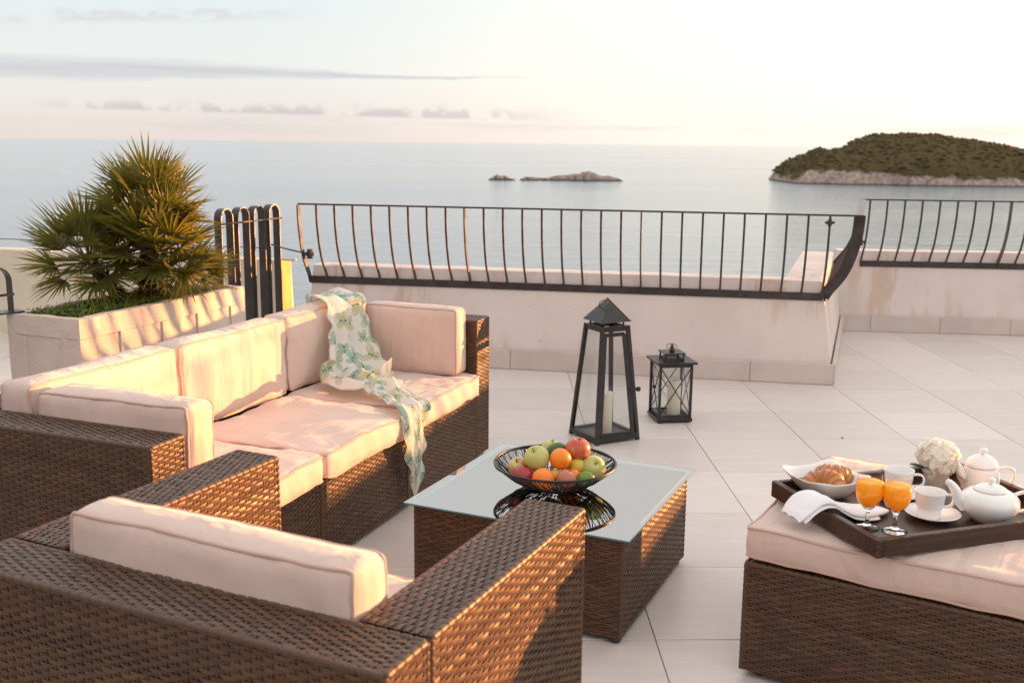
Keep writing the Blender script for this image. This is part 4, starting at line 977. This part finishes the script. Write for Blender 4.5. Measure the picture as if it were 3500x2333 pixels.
fruit('apple', AP['green'], 'pale green apple at the very back, behind the dark green fruit', (-.010, .105, .115), .038, (.2, .1, 0))
fruit('lemon', PE['lemon'], 'lemon deep in the bowl between the two front fruits', (-.006, -.06, .055), .029, (.5, 1.3, .6))
fruit('apple', AP['pale'], 'pale apple underneath the heap at the back of the bowl', (.06, .09, .065), .040)

# ------------------------------------------------------------------ breakfast tray
TRA = R(16.7); tO = Vector((1.074, 2.682, 0)); At = Vector((cos(TRA), sin(TRA), 0)); Bt = Vector((-sin(TRA), cos(TRA), 0)); TZ = .499
def tr(a, b, z): return tO+At*a+Bt*b+Vector((0, 0, z))
tray = thing('tray', 'dark brown wooden tray laid with breakfast on the ottoman', 'tray', tO+Vector((0, 0, TZ)), TRA)
TW, TD, TH = .74, .545, .054
mb = MB(); mb.box(.01, TW-.01, .01, TD-.01, .004, .012); mb.build('tray_floor', M['tray'], tray, False)
for x0, x1, y0, y1 in ((0, .022, .0, TD), (TW-.022, TW, 0, TD), (.0235, TW-.0235, .002, .024), (.0235, TW-.0235, TD-.024, TD-.002)):
    mb = MB(); mb.box(x0, x1, y0, y1, 0, TH, .0025); mb.build('tray_side', M['tray'], tray, False)
mb = MB()
for z in (.012, .02, .034): mb.box(-.0006, .0015, -.0006, .0018+.001*rng.random(), z, z+.006*rng.random()+.002)
for i in range(16):
    x = rng.uniform(.03, .7); mb.box(x, x+rng.uniform(.003, .02), .0012, .0026, TH-.0016, TH+.0004)
mb.build('worn_edge', M['tray_wear'], tray, False, kind='stuff')
ZT = TZ+.0125

def goblet(x, y, label, jl):
    g = thing('juice_glass', label, 'glass', (x, y, ZT), group='stemmed glasses of orange juice')
    outer = [(.0, .0), (.036, .0), (.0365, .002), (.030, .0045), (.014, .009), (.0072, .016), (.0056, .028), (.0058, .044), (.009, .056), (.018, .064), (.029, .076), (.0375, .092), (.0405, .108), (.0405, .124), (.038, .145), (.0345, .166), (.0340, .1685)]
    inner = [(.0333, .1680), (.0372, .144), (.0393, .124), (.0393, .108), (.0362, .093), (.028, .0785), (.0165, .0675), (.006, .063), (.0, .062)]
    st = [p for p in outer if p[1] <= .0641]
    mb = MB(); mb.lathe(st+[(0, .0641)], 36); mb.build('stem', M['goblet'], g)
    mb = MB(); mb.lathe([p for p in outer if p[1] >= .0640]+inner, 36); mb.build('bowl', M['bowl_glass'], g)
    jn = [(0, .0625)]+[(max(r-.0003, 0), z+.0004) for r, z in inner[::-1] if 0 < r and z < jl]; rj = float(np.interp(jl, [z for r, z in inner[::-1]], [r for r, z in inner[::-1]]))-.0003
    mb = MB(); mb.lathe(jn+[(rj, jl), (rj*.5, jl-.0008), (0, jl-.001)], 36); mb.build('juice', M['juice'], g)
goblet(1.121, 2.893, 'stemmed glass of orange juice beside the white napkin', .143)
goblet(1.193, 2.865, 'stemmed glass of orange juice nearer the front corner of the tray', .140)

def saucer(x, y, r, label):
    mb = MB(); mb.lathe([(0, .003), (r*.45, .003), (r*.47, 0), (r*.5, 0), (r*.54, .004), (r*.8, .011), (r, .019), (r*1.003, .0205), (r*.985, .0215), (r*.8, .0145), (r*.56, .0085), (r*.5, .0065), (r*.3, .0068), (0, .0068)], 44)
    o = mb.build('saucer', M['china']); o.location = (x, y, ZT); tag(o, label, 'saucer', 'white saucers')
def cup(x, y, z, rz, label, k=1.):
    c = thing('cup', label, 'cup', (x, y, z), rz, 'white china cups'); mb = MB()
    o = [(0, .002), (.026, .002), (.028, 0), (.032, 0), (.034, .004), (.036, .030), (.0362, .033), (.0392, .036), (.0415, .05), (.0445, .078), (.0455, .083)]
    i = [(.0445, .0838), (.0428, .081), (.0395, .05), (.036, .034), (.033, .01), (.028, .007), (0, .006)]
    mb.lathe([(r*k, h*k) for r, h in o+i], 40); mb.build('cup_body', M['china'], c)
    mb = MB(); P = [(.040, 0, .068), (.058, 0, .070), (.070, 0, .065), (.0745, 0, .052), (.070, 0, .038), (.058, 0, .032), (.038, 0, .033)]
    P = smooth_path(P, 4); V = []
    mb.ribbon([p*k for p in P], (0, 1, 0), None, .012*k, .0055*k); mb.build('handle', M['china'], c)
saucer(1.352, 2.975, .082, 'white saucer under the nearer cup'); cup(1.336, 2.965, ZT+.0068, R(2), 'white china cup with a round handle in the middle of the tray')
saucer(1.318, 3.165, .082, 'white saucer mostly hidden behind the juice glasses'); cup(1.318, 3.165, ZT+.0068, R(-12), 'white china cup behind the two glasses of juice', 1.04)

def lid_knob(parent, prof, kn, z):
    mb = MB(); mb.lathe(prof, 36); l = mb.build('lid', M['china'], parent)
    mb = MB(); mb.lathe(kn, 20); mb.build('knob', M['china'], l)
def spout(parent, P, rs):
    pth = smooth_path(P, 4); m = len(pth); rr = np.interp(np.linspace(0, 1, m), np.linspace(0, 1, len(rs)), rs)
    mb = MB(); mb.tube(pth, list(rr), 14, cap=False); mb.tube([p for p in pth], list(rr*.8), 14); mb.build('spout', M['china'], parent)
def handle(parent, P, w, t):
    mb = MB(); pth = smooth_path(P, 5); mb.tube(pth, [t*(1+.15*sin(pi*i/(len(pth)-1))) for i in range(len(pth))], 10); mb.build('handle', M['china'], parent)
tp = thing('teapot', 'low round white teapot at the front right of the tray', 'teapot', (1.515, 2.958, ZT), R(-4))
pr = [(0, .003), (.036, .003), (.038, 0), (.043, 0), (.046, .003), (.064, .018), (.080, .038), (.0865, .055), (.0845, .070), (.074, .084), (.058, .093), (.050, .0955), (.047, .094)]
mb = MB(); mb.lathe(pr, 44); mb.build('teapot_body', M['china'], tp)
lid_knob(tp, [(.0485, .0965), (.047, .1005), (.035, .108), (.018, .1125), (0, .114)], [(.005, .111), (.0055, .116), (.0105, .121), (.0115, .127), (.009, .133), (0, .1355)], 0)
spout(tp, [(-.070, 0, .050), (-.090, 0, .066), (-.104, 0, .092), (-.120, 0, .112), (-.132, 0, .119)], [.026, .020, .014, .011, .0095])
handle(tp, [(.074, 0, .082), (.096, 0, .090), (.124, 0, .090), (.138, 0, .078), (.136, 0, .056), (.118, 0, .036), (.076, 0, .026)], .012, .0055)
t2_ = thing('coffee_pot', 'upright white coffee pot with a domed lid behind the teapot', 'teapot', (1.602, 3.20, ZT), R(-6))
mb = MB(); mb.lathe([(0, .003), (.042, .003), (.044, 0), (.050, 0), (.053, .004), (.058, .025), (.0585, .050), (.054, .080), (.050, .092), (.048, .094), (.045, .092)], 40); mb.build('pot_body', M['china'], t2_)
lid_knob(t2_, [(.0505, .0955), (.0515, .098), (.049, .104), (.040, .119), (.024, .130), (.010, .1335), (0, .134)], [(.005, .132), (.006, .136), (.0115, .141), (.0125, .1475), (.009, .1545), (0, .1565)], 0)
spout(t2_, [(-.050, 0, .050), (-.064, 0, .068), (-.072, 0, .088), (-.084, 0, .102), (-.088, 0, .104)], [.020, .016, .0125, .010, .009])
handle(t2_, [(.050, 0, .086), (.072, 0, .091), (.098, 0, .086), (.104, 0, .066), (.098, 0, .040), (.078, 0, .024), (.054, 0, .020)], .012, .005)

vz = thing('flower_vase', 'small pale vase behind the cups holding a white hydrangea', 'vase', (1.472, 3.238, ZT))
M['vase'] = mat('vase_glaze', (.62, .56, .50), .2, .5, .35)
mb = MB(); mb.lathe([(0, .003), (.034, .003), (.036, 0), (.037, .002), (.039, .03), (.041, .066), (.0415, .072), (.040, .073), (.038, .066), (.036, .02), (0, .012)], 32); mb.build('vase_body', M['vase'], vz)
hy = thing('hydrangea', 'round white hydrangea bloom with dark leaves in the vase', 'flower', (1.472, 3.235, ZT+.112))
M['petal'] = mat('hydrangea_petal', rough=.7, spec=.2, fn=noisy((.86, .85, .79), (.90, .89, .85), 40)); translucent(M['petal'], (.92, .9, .82), .4)
mb = MB(); ga = pi*(3-5**.5)
for i in range(165):
    z = 1-2*(i+.5)/165
    if z < -.75: continue
    a = i*ga; rr_ = math.sqrt(1-z*z); d = Vector((cos(a)*rr_, sin(a)*rr_, z*.92)); d = (d+Vector(rng.normal(0, .08, 3))).normalized(); c = d*rng.uniform(.046, .066)
    u_ = d.orthogonal().normalized(); v_ = d.cross(u_); ph = rng.uniform(0, pi/2)
    for k in range(4):
        e = u_*cos(ph+k*pi/2)+v_*sin(ph+k*pi/2); f = d.cross(e); s = rng.uniform(.012, .018); cu = rng.uniform(-.1, .55)
        p = [c, c+e*s*.5+f*s*.55+d*s*(.1+cu*.3), c+e*s*1.15+f*s*.3+d*s*cu, c+e*s*1.15-f*s*.3+d*s*(cu+rng.uniform(-.2, .2)), c+e*s*.5-f*s*.55+d*s*(.1+cu*.3)]
        mb.add([tuple(q) for q in p], [(0, 1, 4), (1, 2, 3, 4)])
mb.build('petals', M['petal'], hy, False, kind='stuff')
M['dkleaf'] = mat('hydrangea_leaf', rough=.4, spec=.5, fn=noisy((.035, .05, .018), (.06, .07, .03), 30))
def leaf(base, d, ln, w, droop):
    d = Vector(d).normalized(); s = d.cross(Vector((0, 0, 1))).normalized(); n_ = s.cross(d); V = []; m = 6
    for k in range(m+1):
        t = k/m; c = Vector(base)+d*ln*t-Vector((0, 0, droop*t*t)); ww = w*sin(pi*min(1, t*.93+.07))**.8
        V += [tuple(c-s*ww+n_*ww*.3), tuple(c), tuple(c+s*ww+n_*ww*.3)]
    mb = MB(); mb.add(V, [q for k in range(m) for q in ((3*k, 3*k+1, 3*k+4, 3*k+3), (3*k+1, 3*k+2, 3*k+5, 3*k+4))]); mb.build('leaf', M['dkleaf'], hy)
leaf((-.02, -.01, -.045), (-1, -.25, .35), .095, .026, .0); leaf((.025, -.02, -.04), (.8, -.35, -.25), .085, .027, .02); leaf((.0, .02, -.04), (.1, 1, .1), .08, .026, .02)
mb = MB(); mb.tube([(0, 0, -.095), (.002, 0, -.04), (0, 0, .0)], .004, 6); mb.build('stalk', M['dkleaf'], hy)

sb = thing('square_dish', 'square flared white dish holding two croissants at the left of the tray', 'dish', (1.084, 3.178, ZT), R(22))
def sq(h, z, n_=48, e=7., lift=0.):
    out = []
    for k in range(n_):
        a = 2*pi*k/n_+pi/4; c_, s_ = cos(a), sin(a); r_ = h/((abs(c_)**e+abs(s_)**e)**(1/e)); co = (abs(sin(2*a)))**6
        out.append((r_*c_, r_*s_, z+lift*co))
    return out
mb = MB(); rings = [sq(.045, .001), sq(.052, .004), sq(.075, .030, lift=.002), sq(.101, .062, e=9, lift=.010), sq(.1065, .068, e=9, lift=.012), sq(.107, .0705, e=9, lift=.012), sq(.104, .0705, e=9, lift=.012), sq(.098, .064, e=9, lift=.010), sq(.070, .032, lift=.002), sq(.046, .009), sq(.02, .008)]
nn = 48; mb.add([p for r_ in rings for p in r_], [(i*nn+k, i*nn+(k+1) % nn, (i+1)*nn+(k+1) % nn, (i+1)*nn+k) for i in range(len(rings)-1) for k in range(nn)]+[tuple(range(nn-1, -1, -1)), tuple((len(rings)-1)*nn+k for k in range(nn))])
mb.build('dish_body', M['china'], sb)
def f_cro(nt, b):
    v = tcoord(nt, 'Object'); n = nzt(nt, v, 45, 4, .6); at = nd(nt, 'ShaderNodeAttribute', attribute_name='ridge')
    c = mixc(nt, at.outputs['Fac'], (.62, .36, .15), (.40, .115, .028)); c = mixc(nt, mth(nt, 'MULTIPLY', sstep(nt, n, .5, .75), .55), c, (.58, .27, .09)); nt.links.new(c, b.inputs['Base Color']); bump(nt, b, nzt(nt, v, 160, 4), .35, .003)
M['croissant'] = mat('croissant_crust', rough=.38, spec=.4, fn=f_cro)
def croissant(loc, rz, label, k=1.):
    nu, nv = 70, 22; V = []; rid = []
    for i in range(nu+1):
        t = i/nu*2-1; ang = t*1.25; R0 = .055; c = Vector((R0*sin(ang), R0*(cos(ang)-1)*1.0, 0)); tg = Vector((cos(ang), -sin(ang), 0)); nrm = Vector((sin(ang), cos(ang), 0))
        fr = (t*4.2) % 1.0; step = (1-fr) if t > 0 else fr; base = .033*(1-abs(t)**2.2)**.75+.0035
        r_ = base*(1+.22*(step-.5))
        for j in range(nv):
            a = 2*pi*j/nv; V.append(tuple((c+nrm*(r_*cos(a))+Vector((0, 0, r_*sin(a)*.88+.002*fbm(i*.2, j*.5, k))))*k)); rid.append(min(1, max(0, step*1.1+.15*sin(a))))
    mb = MB(); mb.add(V, [(i*nv+j, (i+1)*nv+j, (i+1)*nv+(j+1) % nv, i*nv+(j+1) % nv) for i in range(nu) for j in range(nv)]+[tuple(range(nv)), tuple(nu*nv+j for j in range(nv-1, -1, -1))])
    o = mb.build('croissant', M['croissant']); a = o.data.attributes.new('ridge', 'FLOAT', 'POINT'); a.data.foreach_set('value', rid); o.location = loc; o.rotation_euler = (R(14), R(-6), rz); tag(o, label, 'croissant', 'croissants')
croissant((1.078, 3.162, ZT+.056), R(-32), 'golden croissant nearer the front of the square dish', 1.08); croissant((1.125, 3.205, ZT+.060), R(165), 'golden croissant behind the other, half hidden by a juice glass', 1.02)

# napkin folded over the tray side
CL = [(-.088, .296, .522, .050), (-.062, .303, .541, .060), (-.032, .308, .562, .064), (.0, .308, .572, .062), (.028, .303, .569, .060), (.052, .292, .552, .062), (.080, .283, .536, .064), (.12, .278, .5275, .060), (.16, .275, .524, .050), (.20, .273, .522, .034), (.235, .272, .518, .014), (.247, .272, .5165, .003)]
cs = [np.array(c[:3]) for c in CL]; ws = [c[3] for c in CL]; m = 70
xs_ = np.linspace(0, len(CL)-1, m); pth = [[float(np.interp(x, range(len(CL)), [c[i] for c in cs])) for i in range(3)] for x in xs_]
for _ in range(5): pth = [pth[0]]+[[(pth[i-1][k]+2*pth[i][k]+pth[i+1][k])/4 for k in range(3)] for i in range(1, m-1)]+[pth[-1]]
w_ = [float(np.interp(x, range(len(CL)), ws)) for x in xs_]
nk = thing('napkin', 'folded white cloth napkin draped over the side of the tray', 'napkin', (0, 0, 0))
def nap(th, dw, db, dz, i0_, i1_, ph):
    mb = MB(); ns = 30; rows = []
    for i in range(i0_, i1_):
        p, w = pth[i], w_[i]*dw; taper = min(1, w/.03); endr = min(1, .35+(i-i0_)/3)
        for k in range(ns):
            a = 2*pi*k/ns; c_, s_ = cos(a), sin(a); u_ = math.copysign(abs(c_)**.7, c_); h = th*taper*endr*math.copysign(abs(s_)**.8, s_)
            crease = -.0045*math.exp(-((u_-.25-.1*ph)/.10)**2)*(s_ > 0)*taper + .002*fbm(i*.13+ph, u_*3, 2.)
            q = tr(p[0]-.010*u_*ph*.3, p[1]+w*u_+db, p[2]+h+dz+crease+.004*(1-u_*u_)*taper); q.z = max(q.z, ZT+.001); rows.append(tuple(q))
    n_ = i1_-i0_; mb.add(rows, [(i*ns+k, i*ns+(k+1) % ns, (i+1)*ns+(k+1) % ns, (i+1)*ns+k) for i in range(n_-1) for k in range(ns)]+[tuple(range(ns)), tuple((n_-1)*ns+k for k in range(ns-1, -1, -1))])
    mb.build('fold', M['linen'], nk)
nap(.0085, 1., 0, .004, 0, m, 0); nap(.0045, .95, -.010, -.006, 3, m-16, 1.)

# ------------------------------------------------------------------ scarf over the sofa back (sofa frame: x along, y back)
ROW = [  # centre x, y, z, half width along x, fold depth
    (2.27, .87, .60, .06, .008), (2.26, .81, .79, .08, .01), (2.23, .775, .842, .11, .012), (2.17, .70, .853, .14, .01), (2.12, .635, .842, .155, .012), (2.10, .598, .80, .155, .018), (2.075, .575, .72, .155, .026), (2.04, .55, .64, .16, .030), (2.00, .515, .57, .16, .032),
    (1.955, .46, .515, .16, .034), (1.88, .40, .500, .165, .036), (1.81, .34, .500, .165, .036), (1.78, .275, .502, .145, .036), (1.775, .21, .50, .11, .03), (1.73, .125, .49, .09, .024), (1.66, .04, .487, .09, .018), (1.612, -.025, .475, .10, .016),
    (1.60, -.045, .42, .09, .018), (1.60, -.048, .34, .09, .018), (1.60, -.048, .25, .075, .018), (1.60, -.048, .17, .055, .014), (1.595, -.048, .105, .034, .008), (1.59, -.048, .05, .012, .002)]
A_ = np.array(ROW); nt_, ns_ = 460, 120
par = np.linspace(0, len(ROW)-1, nt_)
def cr(col):
    x = A_[:, col]; out = []
    for p in par:
        i = min(int(p), len(x)-2); t = p-i; p0, p1, p2, p3 = x[max(i-1, 0)], x[i], x[i+1], x[min(i+2, len(x)-1)]
        out.append(.5*(2*p1+(p2-p0)*t+(2*p0-5*p1+4*p2-p3)*t*t+(3*p1-p0-3*p2+p3)*t**3))
    return np.array(out)
cx_, cy_, cz_, hw_, fd_ = (cr(i) for i in range(5))
Cc = np.stack([cx_, cy_, cz_], 1); Tg = np.gradient(Cc, axis=0); Tg /= np.linalg.norm(Tg, axis=1, keepdims=True)
Wd = np.tile(np.array([[1., 0, 0]]), (nt_, 1)); Wd = Wd-Tg*(Wd*Tg).sum(1, keepdims=True); Wd /= np.linalg.norm(Wd, axis=1, keepdims=True); Nr = np.cross(Tg, Wd); 
for i in range(nt_):
    if np.dot(Nr[i], np.array([0, -1, .6])) < 0 and par[i] > 2: Nr[i] *= -1
    if par[i] <= 2 and np.dot(Nr[i], np.array([0, 1, .6])) < 0: Nr[i] *= -1
arc = np.concatenate([[0], np.cumsum(np.linalg.norm(np.diff(Cc, axis=0), axis=1))])
V = np.zeros((nt_, ns_, 3)); mets = np.zeros((nt_, ns_, 2))
SW = .52
for i in range(nt_):
    p = par[i]
    for j in range(ns_):
        s = j/(ns_-1)*2-1
        ph = s*7.5+1.3*sin(arc[i]*3.1)+.8
        fold = .5+.5*sin(ph+.9*sin(2*s+arc[i]*2))
        crump = 0.
        if 9 < p < 15.5:
            k = min(1, (p-9)/1.5, (15.5-p)/2); crump = k*(.5+.5*fbm(s*2.4+arc[i]*5, arc[i]*10, 2., 2))*.05*(1-s*s*.5)+.05*k*max(0, 0)
        edge = .010*sin(arc[i]*34+s*2+2*sin(arc[i]*11))*max(0, abs(s)-.75)/.25
        lat = hw_[i]*(s+.06*sin(ph*1.0)) + .008*sin(arc[i]*17+(1 if s > 0 else 2))*abs(s)**3
        n_ = .006+fd_[i]*fold*(1-.25*s*s)+crump+.003*fbm(s*5, arc[i]*9, 3.)+edge
        if 3.5 < p < 10: n_ += .075*max(0, s)**1.5*min(1, (p-3.5)/4)
        V[i, j] = Cc[i]+Wd[i]*lat+Nr[i]*n_
        mets[i, j] = ((s*.5+.5)*SW, arc[i]*1.05)
# printed butterflies
prt = np.zeros((nt_, ns_, 3)); prt[:] = (.78, .745, .69)
rb_ = np.random.default_rng(5); cen = []
yy = .02
for gy in range(30):
    for gx in range(5):
        cen.append((gx*.128+(.064 if gy % 2 else 0)+rb_.uniform(-.03, .03), gy*.086+rb_.uniform(-.024, .024), rb_.uniform(0, 2*pi), rb_.choice([.026, .036, .05, .056, .062]), rb_.random()))
pal_ = [((.22, .46, .37), (.50, .64, .55)), ((.30, .47, .29), (.58, .66, .47)), ((.50, .53, .28), (.68, .67, .45)), ((.18, .44, .40), (.42, .61, .55)), ((.40, .52, .36), (.62, .68, .55))]
fx, fy = mets[..., 0], mets[..., 1]
for (mx, my, an, sz, hc) in cen:
    dx, dy = fx-mx, fy-my; msk = (dx*dx+dy*dy) < (sz*1.25)**2
    if not msk.any(): continue
    X = (dx*cos(an)+dy*sin(an))/sz; Y = (-dx*sin(an)+dy*cos(an))/sz; AX = np.abs(X)
    e1 = ((AX-.52)*.83+(Y-.38)*.55)**2/.30+(-(AX-.52)*.55+(Y-.38)*.83)**2/.13
    e2 = ((AX-.40)*.8-(Y+.42)*.6)**2/.17+((AX-.40)*.6+(Y+.42)*.8)**2/.10
    e = np.minimum(e1, e2); wing = (e < 1)&msk; an2 = np.arctan2(Y, AX+.02); rad = np.hypot(AX, Y)
    vein = (np.abs(np.sin(an2*6.5+.3)) < .17)&(rad > .15); outl = (e > .80); body = (AX < .07)&(np.abs(Y) < .5)&msk
    ca, cb = pal_[int(hc*len(pal_))]; t_m = np.clip(rad, 0, 1)[..., None]; colr = np.array(ca)*(1-t_m)+np.array(cb)*t_m
    prt[wing] = colr[wing]; dk = wing&(vein|outl); prt[dk] = prt[dk]*.6+np.array((.04, .12, .10))*.4; prt[body] = (.14, .22, .17)
hem = (fx < .006)|(fx > SW-.006); prt[hem] = prt[hem]*.75
mb = MB(); idx = np.arange(nt_*ns_).reshape(nt_, ns_); F = np.stack([idx[:-1, :-1], idx[1:, :-1], idx[1:, 1:], idx[:-1, 1:]], -1).reshape(-1, 4)
mb.v.append(V.reshape(-1, 3)); mb.n = nt_*ns_; mb.f = list(map(tuple, F.tolist()))
def f_scarf(nt, b):
    at = nd(nt, 'ShaderNodeAttribute', attribute_name='print'); nt.links.new(at.outputs['Color'], b.inputs['Base Color'])
    out = nt.nodes['Material Output']; t = nd(nt, 'ShaderNodeBsdfTranslucent'); nt.links.new(at.outputs['Color'], t.inputs[0]); mx = nd(nt, 'ShaderNodeMixShader'); mx.inputs[0].default_value = .3
    nt.links.new(b.outputs[0], mx.inputs[1]); nt.links.new(t.outputs[0], mx.inputs[2]); nt.links.new(mx.outputs[0], out.inputs[0])
M['scarf'] = mat('scarf_print', rough=.75, spec=.2, fn=f_scarf)
sf = mb.build('scarf', M['scarf']); sf.location = so; sf.rotation_euler = (0, 0, SA)
a = sf.data.attributes.new('print', 'FLOAT_COLOR', 'POINT'); a.data.foreach_set('color', np.concatenate([prt.reshape(-1, 3), np.ones((nt_*ns_, 1))], 1).ravel())
tag(sf, 'thin white scarf printed with green butterflies draped over the sofa', 'scarf')
